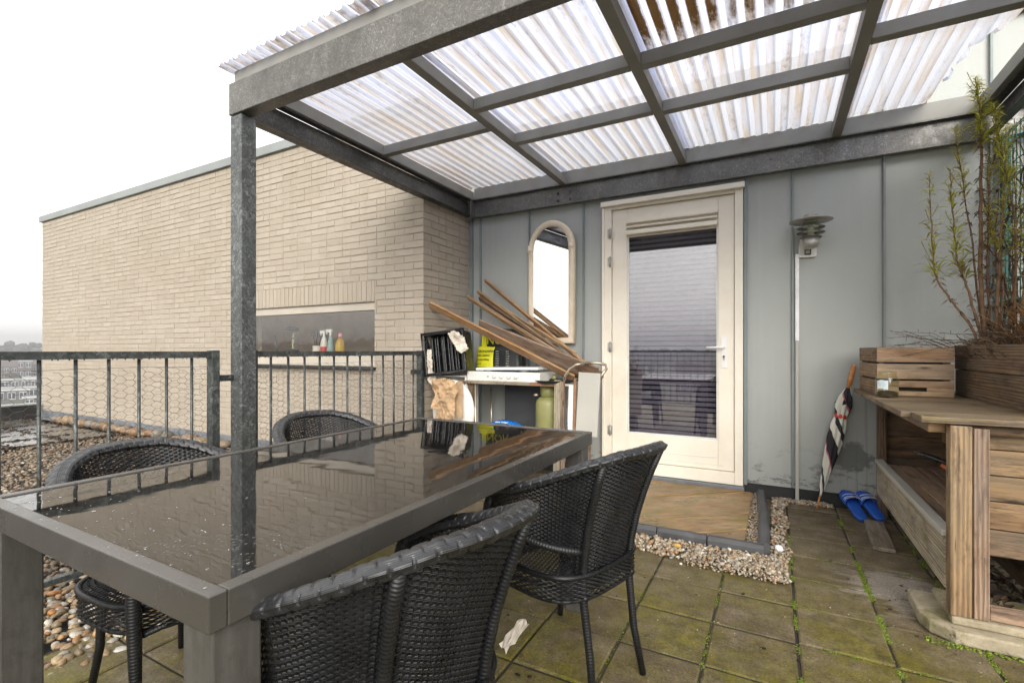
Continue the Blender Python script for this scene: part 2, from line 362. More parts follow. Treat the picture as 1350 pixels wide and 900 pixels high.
MT['farglass'] = plain('far_dark_window', (.05, .06, .07), .2)
MT['fartree'] = m_leaf('far_bare_trees', [(0, (.045, .035, .025)), (.6, (.08, .065, .045)), (1, (.09, .09, .05))])
MT['blind'] = plain('dark_grey_blind_slat', (.33, .31, .33), .6)
MT['interior'] = plain('kitchen_wall', (.42, .33, .24), .8)
def m_label(name, base, ink, scale=(30, 90)):
    n = NT(name); g = n.attr(); s = n.n('SeparateXYZ', {0: g}).outputs
    return plain(name, base, .45)

# ------------------------------------------------------------------ mesh builder
class MB:
    def __init__(s): s.v = []; s.f = []; s.g = []; s.r = []; s.mi = []; s.cm = 0; s.cr = (.5, 0, 0); s.sm = []
    def add(s, vs, fs, gs=None, smooth=False):
        b = len(s.v); s.v += [tuple(v) for v in vs]
        s.g += [tuple(g) for g in (gs or vs)]; s.r += [s.cr] * len(vs)
        s.f += [tuple(i + b for i in f) for f in fs]; s.mi += [s.cm] * len(fs); s.sm += [smooth] * len(fs)
    def box(s, c, size, rot=None, ax=0, taper=None):
        hx, hy, hz = [a / 2 for a in size]; off = Vector((random.uniform(0, 30), random.uniform(0, 30), random.uniform(0, 30)))
        vs = []; gs = []
        for x in (-1, 1):
            for y in (-1, 1):
                for z in (-1, 1):
                    p = Vector((x * hx, y * hy, z * hz))
                    q = [p.x, p.y, p.z]; q = q[ax:] + q[:ax]
                    gs.append(Vector(q) + off)
                    if taper: p.x *= 1 + taper * z; p.y *= 1 + taper * z
                    if rot is not None: p = rot @ p
                    vs.append(p + Vector(c))
        s.add(vs, [(0, 1, 3, 2), (4, 6, 7, 5), (0, 4, 5, 1), (2, 3, 7, 6), (0, 2, 6, 4), (1, 5, 7, 3)], gs)
    def bb(s, x0, x1, y0, y1, z0, z1, ax=0): s.box(((x0 + x1) / 2, (y0 + y1) / 2, (z0 + z1) / 2), (abs(x1 - x0), abs(y1 - y0), abs(z1 - z0)), None, ax)
    def beam(s, a, b, w, t, up=(0, 0, 1), ext=0):      # board from a to b, w across 'side', t along 'up'
        a = Vector(a); b = Vector(b); d = (b - a); L = d.length; d.normalize()
        u = Vector(up); u = (u - d * u.dot(d)).normalized(); sd = u.cross(d)
        m = Matrix((d, sd, u)).transposed()
        s.box((a + b) / 2, (L + ext, w, t), m, 0)
    def tube(s, pts, r, n=8, cap=True, rs=None, sq=1.0, smooth=True, closed=False):
        pts = [Vector(p) for p in pts]; N = len(pts); vs = []; gs = []; L = 0; up = None
        for i, p in enumerate(pts):
            if closed: t = (pts[(i + 1) % N] - pts[i - 1]).normalized()
            else: t = (pts[min(i + 1, N - 1)] - pts[max(i - 1, 0)]).normalized()
            if up is None:
                up = Vector((0, 0, 1)) if abs(t.z) < .9 else Vector((1, 0, 0))
            up = (up - t * up.dot(t)).normalized(); sd = t.cross(up)
            if i: L += (p - pts[i - 1]).length
            rr = rs[i] if rs else r
            for k in range(n):
                a = 2 * PI * k / n
                vs.append(p + up * (math.cos(a) * rr) + sd * (math.sin(a) * rr * sq)); gs.append((L, k / n * .05, 0))
        fs = []
        for i in range(N if closed else N - 1):
            j = (i + 1) % N
            for k in range(n):
                fs.append((i * n + k, i * n + (k + 1) % n, j * n + (k + 1) % n, j * n + k))
        if cap and not closed: fs += [tuple(range(n))[::-1], tuple((N - 1) * n + k for k in range(n))]
        s.add(vs, fs, gs, smooth)
    def lathe(s, prof, n=24, c=(0, 0, 0), m=None, smooth=True, cap=True):
        vs = []; c = Vector(c)
        for r_, z in prof:
            for k in range(n):
                a = 2 * PI * k / n; p = Vector((r_ * math.cos(a), r_ * math.sin(a), z))
                if m is not None: p = m @ p
                vs.append(p + c)
        fs = []
        for i in range(len(prof) - 1):
            for k in range(n): fs.append((i * n + k, i * n + (k + 1) % n, (i + 1) * n + (k + 1) % n, (i + 1) * n + k))
        if cap: fs += [tuple(range(n))[::-1], tuple((len(prof) - 1) * n + k for k in range(n))]
        s.add(vs, fs, None, smooth)
    def prism(s, poly, z0, z1, grain=0.):
        n = len(poly); off = Vector((random.uniform(0, 30), random.uniform(0, 30), 0)); cg, sg = math.cos(grain), math.sin(grain)
        vs = [(x, y, z0) for x, y in poly] + [(x, y, z1) for x, y in poly]
        gs = [(x * cg + y * sg + off.x, -x * sg + y * cg + off.y, z) for x, y, z in vs]
        s.add(vs, [tuple(range(n))[::-1], tuple(range(n, 2 * n))] + [(i, (i + 1) % n, n + (i + 1) % n, n + i) for i in range(n)], gs)
    def xform(s, m, start=0):
        for i in range(start, len(s.v)): s.v[i] = tuple(m @ Vector(s.v[i]))
    def mesh(s, name, mats, bevel=0):
        me = bpy.data.meshes.new(name); me.from_pydata(s.v, [], s.f)
        for m in (mats if isinstance(mats, (list, tuple)) else [mats]): me.materials.append(MT[m] if isinstance(m, str) else m)
        for nm, dat in (('gc', s.g), ('rnd', s.r)):
            a = me.attributes.new(nm, 'FLOAT_VECTOR', 'POINT'); a.data.foreach_set('vector', np.array(dat, dtype=np.float32).ravel())
        me.polygons.foreach_set('material_index', s.mi); me.polygons.foreach_set('use_smooth', s.sm); me.update()
        return me
    def build(s, name, mats, parent=None, bevel=0, loc=None):
        me = s.mesh(name, mats)
        o = bpy.data.objects.new(name, me); col.objects.link(o)
        if loc is not None: o.location = loc
        if parent is not None: o.parent = parent
        if bevel:
            b = o.modifiers.new('bevel', 'BEVEL'); b.width = bevel; b.segments = 2; b.limit_method = 'ANGLE'; b.angle_limit = R(40)
        return o

def link(name, me, parent=None):
    o = bpy.data.objects.new(name, me); col.objects.link(o); o.parent = parent; return o
def tag(o, label=None, cat=None, group=None, kind=None):
    if label: o['label'] = label
    if cat: o['category'] = cat
    if group: o['group'] = group
    if kind: o['kind'] = kind
    return o
def thing(name, label, cat, loc=(0, 0, 0), rz=0, group=None):
    o = bpy.data.objects.new(name, None); col.objects.link(o); o.empty_display_size = .1
    o.location = loc; o.rotation_euler = (0, 0, rz); return tag(o, label, cat, group)
def copy_tree(o, parent=None):
    c = o.copy(); col.objects.link(c)
    if parent is not None: c.parent = parent
    for ch in list(o.children): copy_tree(ch, c)
    return c
def clip(poly, x0, x1, y0, y1):
    for ax, lim, sg in ((0, x0, 1), (0, x1, -1), (1, y0, 1), (1, y1, -1)):
        out = []
        for i in range(len(poly)):
            a, b = poly[i], poly[(i + 1) % len(poly)]
            ia, ib = (a[ax] - lim) * sg >= 0, (b[ax] - lim) * sg >= 0
            if ia: out.append(a)
            if ia != ib:
                t = (lim - a[ax]) / (b[ax] - a[ax]); out.append((a[0] + t * (b[0] - a[0]), a[1] + t * (b[1] - a[1])))
        poly = out
        if not poly: return []
    return poly

# icosphere templates for pebbles
def ico(sub):
    import bmesh
    bm = bmesh.new(); bmesh.ops.create_icosphere(bm, subdivisions=sub, radius=1)
    v = np.array([x.co[:] for x in bm.verts]); f = np.array([[q.index for q in p.verts] for p in bm.faces]); bm.free(); return v, f
ICO = {1: ico(1), 2: ico(2)}
def pebbles(name, pts, sizes, mat, sub=1, flat=.55, rough=.18, parent=None, tilt=.4):
    V, F = ICO[sub]; N = len(pts); nv = len(V)
    pts = np.asarray(pts, float); sizes = np.asarray(sizes, float)
    sc3 = sizes[:, None] * np.stack([rng.uniform(.75, 1.3, N), rng.uniform(.6, 1., N), flat * rng.uniform(.7, 1.25, N)], 1)
    jit = 1 + rng.normal(0, rough, (N, nv, 1)).clip(-.35, .35)
    P = V[None] * jit * sc3[:, None, :]
    a = rng.uniform(0, 2 * PI, N); ca, sa = np.cos(a), np.sin(a)
    tx = rng.normal(0, tilt, N)
    y2 = P[:, :, 1] * np.cos(tx)[:, None] - P[:, :, 2] * np.sin(tx)[:, None]; z2 = P[:, :, 1] * np.sin(tx)[:, None] + P[:, :, 2] * np.cos(tx)[:, None]
    x3 = P[:, :, 0] * ca[:, None] - y2 * sa[:, None]; y3 = P[:, :, 0] * sa[:, None] + y2 * ca[:, None]
    Q = np.stack([x3, y3, z2], 2) + pts[:, None, :]
    me = bpy.data.meshes.new(name); nf = len(F)
    me.vertices.add(N * nv); me.vertices.foreach_set('co', Q.astype(np.float32).ravel())
    idx = (F[None] + (np.arange(N) * nv)[:, None, None]).ravel().astype(np.int32)
    me.loops.add(N * nf * 3); me.loops.foreach_set('vertex_index', idx)
    me.polygons.add(N * nf); me.polygons.foreach_set('loop_start', np.arange(0, N * nf * 3, 3, dtype=np.int32))
    me.update(calc_edges=True)
    me.polygons.foreach_set('use_smooth', np.ones(N * nf, dtype=bool))
    at = me.attributes.new('rnd', 'FLOAT_VECTOR', 'POINT')
    rr = np.repeat(rng.uniform(0, 1, (N, 3)), nv, 0).astype(np.float32); at.data.foreach_set('vector', rr.ravel())
    me.materials.append(MT[mat]); me.update()
    return link(name, me, parent)

def leaves(mb, items):     # items: (pos, dir, length, width, shade)
    for p, d, L, w, sh in items:
        p = Vector(p); d = Vector(d).normalized(); sd = d.cross(Vector((random.uniform(-.4, .4), random.uniform(-.4, .4), 1))); sd = sd.normalized() if sd.length > 1e-4 else Vector((1, 0, 0))
        mb.cr = (sh, 0, 0)
        m_ = p + d * L * .5 + Vector((0, 0, L * .08)); e = p + d * L - Vector((0, 0, L * .12))
        mb.add([p, m_ + sd * w / 2, e, m_ - sd * w / 2], [(0, 1, 2, 3)])
# ================================================================== SETTING
def struct(o): o['kind'] = 'structure'; return o
# far ground sheet, hill and terrace
mb = MB(); nn = 48; vs = []
ext = [(-1800 + 3600 * i / nn) for i in range(nn + 1)]
for x in ext:
    for y in ext:
        d = math.hypot(x, y); a = math.atan2(y, x)
        h = -18 + 40 * min(1, max(0, (d - 560) / 300)) ** 1.5 * (.50 + .22 * math.sin(a * 5 + 1) + .10 * math.sin(a * 13))
        vs.append((x, y, h))
mb.add(vs, [(i * (nn + 1) + j, (i + 1) * (nn + 1) + j, (i + 1) * (nn + 1) + j + 1, i * (nn + 1) + j + 1) for i in range(nn) for j in range(nn)], smooth=True)
struct(mb.build('ground', 'town'))
def terr(x, y):
    d = math.hypot(x, y); a = math.atan2(y, x)
    return -18 + 40 * min(1, max(0, (d - 560) / 300)) ** 1.5 * (.50 + .22 * math.sin(a * 5 + 1) + .10 * math.sin(a * 13))
# distant wood on the ridge and scattered tree masses
pts = []; sz = []
for k in range(12000):
    a = rng.uniform(0, 2 * PI); d = rng.uniform(600, 860)
    x, y = d * math.cos(a), d * math.sin(a); pts.append((x, y, terr(x, y) + rng.uniform(0, 8))); sz.append(rng.uniform(2.2, 5.5) )
for k in range(900):
    a = rng.uniform(0, 2 * PI); d = rng.uniform(330, 590)
    x, y = d * math.cos(a), d * math.sin(a); pts.append((x, y, -18 + rng.uniform(2, 6))); sz.append(rng.uniform(2, 5))
tag(pebbles('distant_wood', pts, sz, 'fartree', 1, 1.0, .3, tilt=.3), 'hazy bare wood along the horizon', 'trees', None, 'stuff')

# terrace slab (the roof we stand on) -------------------------------------------------
mb = MB(); mb.bb(-10.75, 6, -3.2, 14, -18, -.035); struct(mb.build('roof_deck', 'plinth'))
# pavers
PX0, PY0, PS = .08, 2.115, .3
mb = MB(); ix0, ix1 = -8, 12; iy0, iy1 = -16, 7
for i in range(ix0, ix1):
    for j in range(iy0, iy1):
        x0, y0 = PX0 + i * PS, PY0 + j * PS; x1, y1 = x0 + PS, min(y0 + PS, 4.085)
        if x0 < -2.35 or y1 - y0 < .02: continue
        g = .0048; b = .006; z = random.uniform(-.0025, .0025); tx, ty = random.uniform(-.002, .002), random.uniform(-.002, .002)
        mb.cr = (random.random(), random.random(), 0)
        o_ = [(x0 + g, y0 + g), (x1 - g, y0 + g), (x1 - g, y1 - g), (x0 + g, y1 - g)]
        i_ = [(x0 + g + b, y0 + g + b), (x1 - g - b, y0 + g + b), (x1 - g - b, y1 - g - b), (x0 + g + b, y1 - g - b)]
        zz = lambda p: z + tx * (p[0] - x0) / PS + ty * (p[1] - y0) / PS
        mb.add([(p[0], p[1], -.03) for p in o_] + [(p[0], p[1], zz(p) - .004) for p in o_] + [(p[0], p[1], zz(p)) for p in i_],
               [(k, (k + 1) % 4, 4 + (k + 1) % 4, 4 + k) for k in range(4)] + [(4 + k, 4 + (k + 1) % 4, 8 + (k + 1) % 4, 8 + k) for k in range(4)] + [(8, 9, 10, 11)])
struct(mb.build('terrace_paving', 'paver'))
mb = MB(); mb.bb(-2.34, 5.5, -3, 4.09, -.03, -.006); struct(mb.build('joint_bed', 'joint'))
# moss in the joints (stuff)
pts = []; sz = []
def moss_line(axis, c, a, b, dens, spread=.004, s=(.003, .007)):
    n = int(abs(b - a) * dens * 3.6)
    cl = [rng.uniform(a, b) for _ in range(max(3, int(abs(b - a) * 14)))]
    for k in range(n):
        t = rng.choice(cl) + rng.normal(0, .016)
        if not (min(a, b) < t < max(a, b)): continue
        q = c + rng.normal(0, spread); pts.append((q, t, .0) if axis == 'y' else (t, q, .0)); sz.append(rng.uniform(*s) * .42)
moss_line('y', PX0 + .3, 1.5, 3.95, 430, .0065, (.003, .0085)); moss_line('y', PX0, 1.5, 3.6, 260, .005)
moss_line('y', PX0 + .6, 1.5, 3.7, 330, .006, (.003, .0085)); moss_line('y', PX0 - .3, 1.5, 2.7, 80); moss_line('y', PX0 - .6, 1.5, 2.6, 40, .003)
for j in range(-3, 7):
    moss_line('x', PY0 + j * PS, 0.1, 1.0, 150 if j < 4 else 60, .004, (.0025, .006)); moss_line('x', PY0 + j * PS, -1.2, 0.05, 22, .003, (.002, .005))
for k in range(420):
    t = rng.uniform(0, 1); pts.append((.52 + .7 * t + rng.normal(0, .012), 2.375 + rng.normal(0, .012), .003)); sz.append(rng.uniform(.003, .007))
tag(pebbles('moss', pts, sz, 'moss', 1, .6, .25), 'bright green moss growing in the joints of the pavers', 'moss', None, 'stuff')
# leftover crumbs and grit on the pavers
pts = [(rng.uniform(-1.3, .9), rng.uniform(1.2, 3.9), .001) for _ in range(520)]
pts2 = [(rng.uniform(-1.3, .9), rng.uniform(1.2, 3.2), .002) for _ in range(90)]
tag(pebbles('leaf_crumbs', pts2, rng.uniform(.003, .010, 90), 'litter', 1, .5, .3), 'dark leaf crumbs lying about on the pavers', 'debris', None, 'stuff')
tag(pebbles('grit', pts, rng.uniform(.0012, .0038, 520), 'pebble_pale', 1), 'small grit scattered over the pavers', 'grit', None, 'stuff')

# gravel strip beside the paving (big pebbles) and the gravelled roof beyond the railing
pts = []; sz = []
def strew(n, x0, x1, y0, y1, s, z=0, ok=None, zs=.5):
    for _ in range(n):
        x, y = rng.uniform(x0, x1), rng.uniform(y0, y1)
        if ok and not ok(x, y): continue
        r_ = rng.uniform(*s); pts.append((x, y, z + r_ * .4 + rng.uniform(0, zs) * .02)); sz.append(r_)
edge = lambda x, y: x < -2.16 + .05 * math.sin(y * 9) + rng.normal(0, .025)
strew(4800, -3.05, -2.05, -.4, 3.3, (.010, .023), -.02, edge, 1.)
tag(pebbles('gravel_strip', pts, sz, 'pebble', 2, .62, .09), 'coloured river gravel along the edge of the paving', 'gravel', None, 'stuff')
pts = []; sz = []
strew(15500, -7.62, -3.0, -.4, 3.33, (.012, .022), -.03, None, .8)
tag(pebbles('roof_gravel', pts, sz, 'pebble_brown', 1, .6, .12), 'brown gravel covering the flat roof beyond the railing', 'gravel', None, 'stuff')
# dark wet slabs at the far end of the roof
mb = MB()
for i in range(6):
    for j in range(12):
        x0 = -10.55 + i * .5; y0 = -2.9 + j * .5
        if x0 + .5 > -7.5 or y0 + .5 > 3.2: continue
        z = random.uniform(-.004, .004); mb.box((x0 + .25, y0 + .25, -.01 + z), (.488, .488, .05))
struct(mb.build('roof_slabs', 'roofslab', bevel=.004))
pts = []; sz = []
for k in range(700):
    pts.append((-10.5 + .5 * rng.integers(0, 7) + rng.normal(0, .03), rng.uniform(1.5, 3.1), .016)); sz.append(rng.uniform(.01, .03))
    pts.append((rng.uniform(-10.5, -7.5), -2.9 + .5 * rng.integers(8, 13) + rng.normal(0, .03), .016)); sz.append(rng.uniform(.01, .028))
tag(pebbles('roof_moss', pts, sz, 'litter', 1, .35, .25), 'dark moss between the wet roof slabs', 'moss', None, 'stuff')
# black parapet at the far roof edge
t = thing('parapet', 'low black parapet with a thin metal edge at the far end of the roof', 'parapet', (-10.62, 0, 0))
mb = MB(); mb.bb(-.12, .08, -3.1, 3.3, -.03, .22); mb.build('parapet_wall', 'plinth', t, .004)
mb = MB(); mb.bb(-.15, .11, -3.1, 3.3, .222, .245); mb.build('parapet_cap', 'coping', t, .003)

# ================================================================== BRICK BUILDING
BX, BY, BH = -2.69, 3.354, 3.25
WX0, WX1, WZ0, WZ1 = -5.2, -3.257, .955, 1.555
bld = thing('brick_building', 'cream painted brick building with a long low window and metal roof edge', 'building', (-6, 3.4, 0))
def P_(o): o.parent = bld; o.matrix_parent_inverse = Matrix.Translation((6, -3.4, 0)); return o
mb = MB()
mb.cr = (.3, 1, 0)
mb.bb(-10.6, WX0, BY, BY + .2, -.05, BH); mb.bb(WX1, BX, BY, BY + .2, -.05, BH)
mb.bb(WX0, WX1, BY, BY + .2, -.05, WZ0); mb.bb(WX0, WX1, BY, BY + .2, WZ1, BH)
mb.bb(BX - .2, BX, BY + .2, 4.12, -.05, BH)
mb.bb(-10.6, -10.4, BY + .2, 12, -.05, BH)
mb.bb(-10.6, BX, 11.8, 12, -.05, BH)
def brick(u0, u1, z0, z1, face, vert=False):
    d = .0055 + random.uniform(-.0016, .0018); j = lambda s_=.0016: random.uniform(-s_, s_); b = .0035
    p = [(u0 + j(), z0 + j()), (u1 + j(), z0 + j()), (u1 + j(), z1 + j()), (u0 + j(), z1 + j())]
    cx, cz = (u0 + u1) / 2, (z0 + z1) / 2
    q = [(a + (b if a < cx else -b), c + (b if c < cz else -b)) for a, c in p]
    tl = random.uniform(-.0016, .0014)
    def P(a, c, dd): return (a, BY - dd, c) if face == 'f' else (BX + dd, a, c)
    vs = [P(a, c, 0) for a, c in p] + [P(a, c, d * .75) for a, c in p] + [P(a, c, d + (tl if c > cz else -tl)) for a, c in q]
    cr = random.random(); s0 = len(mb.v)
    mb.cr = (cr, 0, 0)
    mb.add(vs, [(k, (k + 1) % 4, 4 + (k + 1) % 4, 4 + k) for k in range(4)] + [(4 + k, 4 + (k + 1) % 4, 8 + (k + 1) % 4, 8 + k) for k in range(4)] + [(8, 9, 10, 11)])
    for k in range(4): mb.r[s0 + k] = (cr, 1, 0)
CH = .0625
for r_ in range(52):
    z0 = r_ * CH + .006; z1 = z0 + CH - .0075
    if z1 > BH - .01: continue
    for face, a0, a1 in (('f', -10.6, BX + .006), ('s', BY, 4.1)):
        x = a1 if face == 'f' else a0
        first = (.105 if r_ % 2 else .215)
        while True:
            L = first if first else random.choice([.215, .215, .215, .105, .215]); first = None
            if face == 'f':
                xa, xb = max(x - L, a0), x; x -= L + .0048
                if xb <= a0 + .02: break
                soldier = z0 < WZ1 + .20 and z1 > WZ1
                if face == 'f' and z1 > WZ0 and z0 < WZ1 + .20:
                    if xa < WX1 + .0 and xb > WX0:
                        if xb > WX1 + .02: xa = WX1 + .002
                        elif xa < WX0 - .02: xb = WX0 - .002
                        else: continue
                if xb - xa < .02: continue
                brick(xa, xb, z0, z1, 'f')
            else:
                xa, xb = x, min(x + L, a1); x += L + .0048
                if xa >= a1 - .02: break
                brick(xa, xb, z0, z1, 's')
x = WX0 + .003
while x < WX1 - .02:
    brick(x, min(x + .052, WX1), WZ1 + .004, WZ1 + .196, 'f'); x += .0615
P_(mb.build('wall', 'brick'))
mb = MB()      # metal roof edge and flat roof
mb.bb(-10.64, BX + .035, BY - .035, BY + .012, BH - .045, BH + .05); mb.bb(BX - .012, BX + .035, BY + .013, 4.12, BH - .045, BH + .05)
mb.bb(-10.64, -10.59, BY + .013, 12, BH - .045, BH + .05)
P_(mb.build('coping', 'coping', bevel=.004))
mb = MB(); mb.bb(-10.55, WX0 - .6, BY + .02, 11.9, BH - .1, BH - .02); mb.bb(WX1 + .5, BX - .02, BY + .02, 11.9, BH - .1, BH - .02); mb.bb(WX0 - .599, WX1 + .499, BY + 1.6, 11.9, BH - .1, BH - .02); mb.bb(WX0 - .599, WX1 + .499, BY + .02, BY + .3, BH - .1, BH - .02); P_(mb.build('roof', 'plinth'))  # gap above the kitchen is an added opening that brightens it
mb = MB()
for k in range(10):
    x0 = -10.55 + k * .79; x1 = x0 + .775
    mb.beam((x0, BY - .018, .055), (x1, BY - .018, .055), .012, .15, (0, 0, 1)); mb.beam((x0, BY - .06, -.005 + random.uniform(-.004, .006)), (x1, BY - .06, -.003), .10, .012, (0, .3, 1))
P_(mb.build('lead_flashing', 'lead', bevel=.003))
# window
wf = P_(MB().build('window', 'cream')) if False else None
mb = MB(); fy = BY + .02
mb.bb(WX0, WX1, fy, fy + .07, WZ1 - .075, WZ1 - .002); mb.bb(WX0, WX1, fy, fy + .07, WZ0, WZ0 + .105)
mb.bb(WX1 - .022, WX1 - .001, fy, fy + .07, WZ0 + .106, WZ1 - .076); mb.bb(WX0 + .001, WX0 + .05, fy, fy + .07, WZ0 + .106, WZ1 - .076)
MT['window_paint'] = plain('dull_cream_window_paint', (.44, .395, .33), .5, 0, .08, 5)
win = P_(mb.build('window', 'window_paint', bevel=.003))
mb = MB(); mb.bb(WX0 + .05, WX1 - .022, fy + .03, fy + .036, WZ0 + .105, WZ1 - .075)
pane = mb.build('pane', 'winglass', win); pane.matrix_parent_inverse = Matrix.Identity(4)
mb = MB()
x = WX0 - .03
while x < WX1 + .02:
    w_ = min(.105, WX1 + .03 - x); mb.box((x + w_ / 2, BY - .022, WZ0 - .022), (w_ - .006, .11, .028), Matrix.Rotation(R(-8), 3, 'X')); x += .105
P_(mb.build('window_sill', 'plinth', bevel=.003))
# kitchen behind the window; most of its ceiling left out for more light
kt = MB(); kt.bb(WX0 - .5, WX1 + .4, BY + 1.5, BY + 1.55, .2, 2.2); kt.bb(WX0 - .5, WX1 + .4, BY + .21, BY + 1.5, .2, .25); kt.bb(WX0 - .5, WX1 + .4, BY + .21, BY + .5, 2.2, 2.25)
kt.bb(WX0 - .55, WX0 - .5, BY + .21, BY + 1.55, .2, 2.25); kt.bb(WX1 + .4, WX1 + .45, BY + .21, BY + 1.55, .2, 2.25)
kt.bb(WX1 - .62, WX1 - .50, BY + 1.1, BY + 1.2, .25, 2.2)
P_(kt.build('kitchen_room', 'interior'))
mb = MB(); mb.bb(WX0 - .05, WX1 + .03, BY + .095, BY + .42, WZ0 + .03, WZ0 + .095); P_(mb.build('inner_sill', 'offwhite', bevel=.003))
SZ = WZ0 + .096; SY = BY + .2
def simple(name, label, cat, parts, loc, group=None, rz=0):
    t = thing(name, label, cat, loc, rz, group)
    for pn, mat, b, bev in parts: b.build(pn, mat, t, bev)
    return t
def L_(prof, **k): b = MB(); b.lathe(prof, **k); return b
b2 = MB(); b2.lathe([(.012, .0), (.012, .05)], 10, (0, 0, .2)); b2.box((-.02, 0, .245), (.07, .018, .03)); b2.box((-.045, 0, .225), (.012, .012, .03))
simple('spray_bottle', 'white and red spray bottle on the inside window sill', 'bottle', [('bottle_body', 'offwhite', L_([(.034, 0), (.036, .02), (.036, .13), (.012, .2)], n=16), 0), ('label_band', 'red', L_([(.037, .03), (.037, .09)], n=16, cap=False), 0), ('spray_head', 'white', b2, .003)], (-4.17, SY, SZ))
MT['teal_plastic'] = plain('pale_teal_plastic', (.24, .36, .35), .4)
b2 = MB(); b2.lathe([(.012, .0), (.012, .05)], 10, (0, 0, .2)); b2.box((-.02, 0, .255), (.08, .02, .032)); b2.box((-.055, 0, .235), (.012, .012, .03))
simple('spray_bottle', 'pale teal spray bottle between the red one and the yellow one', 'bottle', [('bottle_body', 'teal_plastic', L_([(.034, 0), (.042, .03), (.03, .12), (.012, .2)], n=16), 0), ('spray_head', 'white', b2, .003)], (-4.06, SY - .01, SZ))
MT['yellow_plastic'] = plain('yellow_plastic', (.50, .34, .04), .4)
MT['pink_plastic'] = plain('pink_plastic', (.6, .22, .28), .4)
simple('detergent_bottle', 'round yellow detergent bottle with a pink cap on the inside window sill', 'bottle', [('bottle_body', 'yellow_plastic', L_([(.04, 0), (.05, .03), (.05, .12), (.02, .18)], n=18), 0), ('cap', 'pink_plastic', L_([(.02, .181), (.024, .2), (.012, .23)], n=12), 0)], (-3.93, SY, SZ))
b1 = L_([(.085, 0), (.09, .02), (.07, .06)], n=20); 
simple('blender', 'dark glass blender jug behind the left part of the window', 'blender', [('blender_base', 'black', b1, 0), ('jug', 'jarglass', L_([(.045, .061), (.07, .2), (.075, .27)], n=20, cap=False), 0), ('lid', 'black', L_([(.078, .271), (.07, .3), (.03, .32)], n=20), 0)], (-4.72, SY + .03, SZ))
b1 = MB(); b1.lathe([(.045, 0), (.05, .01), (.05, .1)], 18, cap=False); b3 = MB()
for k in range(5):
    a = k * 1.3; b3.tube([(0, 0, .01), (.05 * math.cos(a), .04 * math.sin(a), .2)], .004, 6); b3.box((.055 * math.cos(a), .045 * math.sin(a), .225), (.04, .008, .06))
simple('utensil_pot', 'pot of dark kitchen utensils on the inside window sill', 'utensil pot', [('pot', 'offwhite', b1, 0), ('utensils', 'black', b3, .003)], (-4.33, SY + .05, SZ))
b1 = MB(); b1.tube([(0, 0, 0), (-.04, 0, .22)], .011, 8); 
b0 = MB(); b0.box((0, 0, .012), (.09, .03, .024))
simple('dish_brush', 'dark dish brush standing at the left end of the window', 'brush', [('handle', 'black', b1, 0), ('brush_head', 'offwhite', b0, .004)], (-4.93, SY, SZ))
b1 = MB(); b1.lathe([(.001, 0), (.05, .05), (.055, .11), (.03, .19), (.004, .22)], 20, m=Matrix.Diagonal((1, .25, 1)).to_3x3()); b1.tube([(0, 0, -.05), (0, 0, .02)], .01, 8)
simple('kitchen_paddle', 'dark oval paddle propped behind the spray bottles', 'paddle', [('paddle_blade', 'black', b1, 0)], (-4.22, SY + .09, SZ + .05))
# small dark vents on the roof
for k, (x, r_) in enumerate(((-9.0, .05), (-7.75, .07), (-6.3, .06), (-5.55, .08))):
    simple('roof_vent', ['tiny low vent furthest left on the brick roof', 'second small dark vent from the far end of the roof edge', 'third small dark vent along the roof edge', 'dark dome vent on the roof edge nearest the steel post'][k], 'vent', [('vent_dome', 'plinth', L_([(r_, 0), (r_ * 1.1, .05), (r_ * .8, .1), (.01, .12)], n=14), 0)], (x, BY + .15, BH - .02), 'small vents on the brick roof')

# cobbles along the foot of the brick wall
cob = None; n_c = 0
names_ = ['large', 'small', 'flat', 'rounded', 'dark', 'pale', 'rusty', 'long']
x = -9.75
order = 0
while x < -5.3:
    r_ = random.uniform(.055, .085); order += 1
    o = pebbles('cobblestone', [(0, 0, 0)], [r_], 'cobble', 2, .8, .05, tilt=.15)
    o.location = (x, 3.235 + random.uniform(-.035, .03) - .0, r_ * .62)
    at = ['rusty brown', 'dark brown', 'pale brown', 'ochre', 'reddish'][order % 5]
    tag(o, 'rounded brown cobble lying in the row along the foot of the brick wall', 'stone', 'cobbles along the foot of the brick wall'); x += r_ * 1.55

# ================================================================== CLAD BUILDING + DOOR
CY = 4.10
DX0, DX1, DZ0, DZ1 = -1.29, -.204, .075, 2.36
hw = thing('clad_building', 'grey metal clad rooftop building with standing seams and a cream door', 'building', (0, CY, 0))
def Q_(o): o.parent = hw; o.matrix_parent_inverse = Matrix.Translation((0, -CY, 0)); return o
WT = 3.17
mb = MB(); mb.bb(BX - .0, DX0 + .01, CY, CY + .12, .095, WT); mb.bb(DX1 - .01, 5.5, CY, CY + .12, .095, WT); mb.bb(DX0 + .01, DX1 - .01, CY, CY + .12, DZ1 - .01, WT)
mb.bb(BX - .0, BX + .12, CY + .12, 9, 2.6, WT); mb.bb(5.4, 5.5, CY + .12, 9, .095, WT)
Q_(mb.build('wall_cladding', 'clad'))
mb = MB(); mb.bb(BX, 5.5, CY + .02, CY + .1, -.03, .0945); Q_(mb.build('plinth', 'plinth'))
k = -4
sx = [.1225 + i * .5365 for i in range(-5, 10)]
for x in sx:
    if x < BX + .05 or DX0 - .0 < x < DX1 + .02: 
        if DX0 < x < DX1:
            mb = MB(); mb.bb(x - .007, x + .007, CY - .024, CY - .001, DZ1 + .05, WT - .03); Q_(mb.build('seam', 'seam', bevel=.002))
        continue
    mb = MB(); mb.bb(x - .007, x + .007, CY - .024, CY - .001, .1, WT - .03); Q_(mb.build('seam', 'seam', bevel=.002))
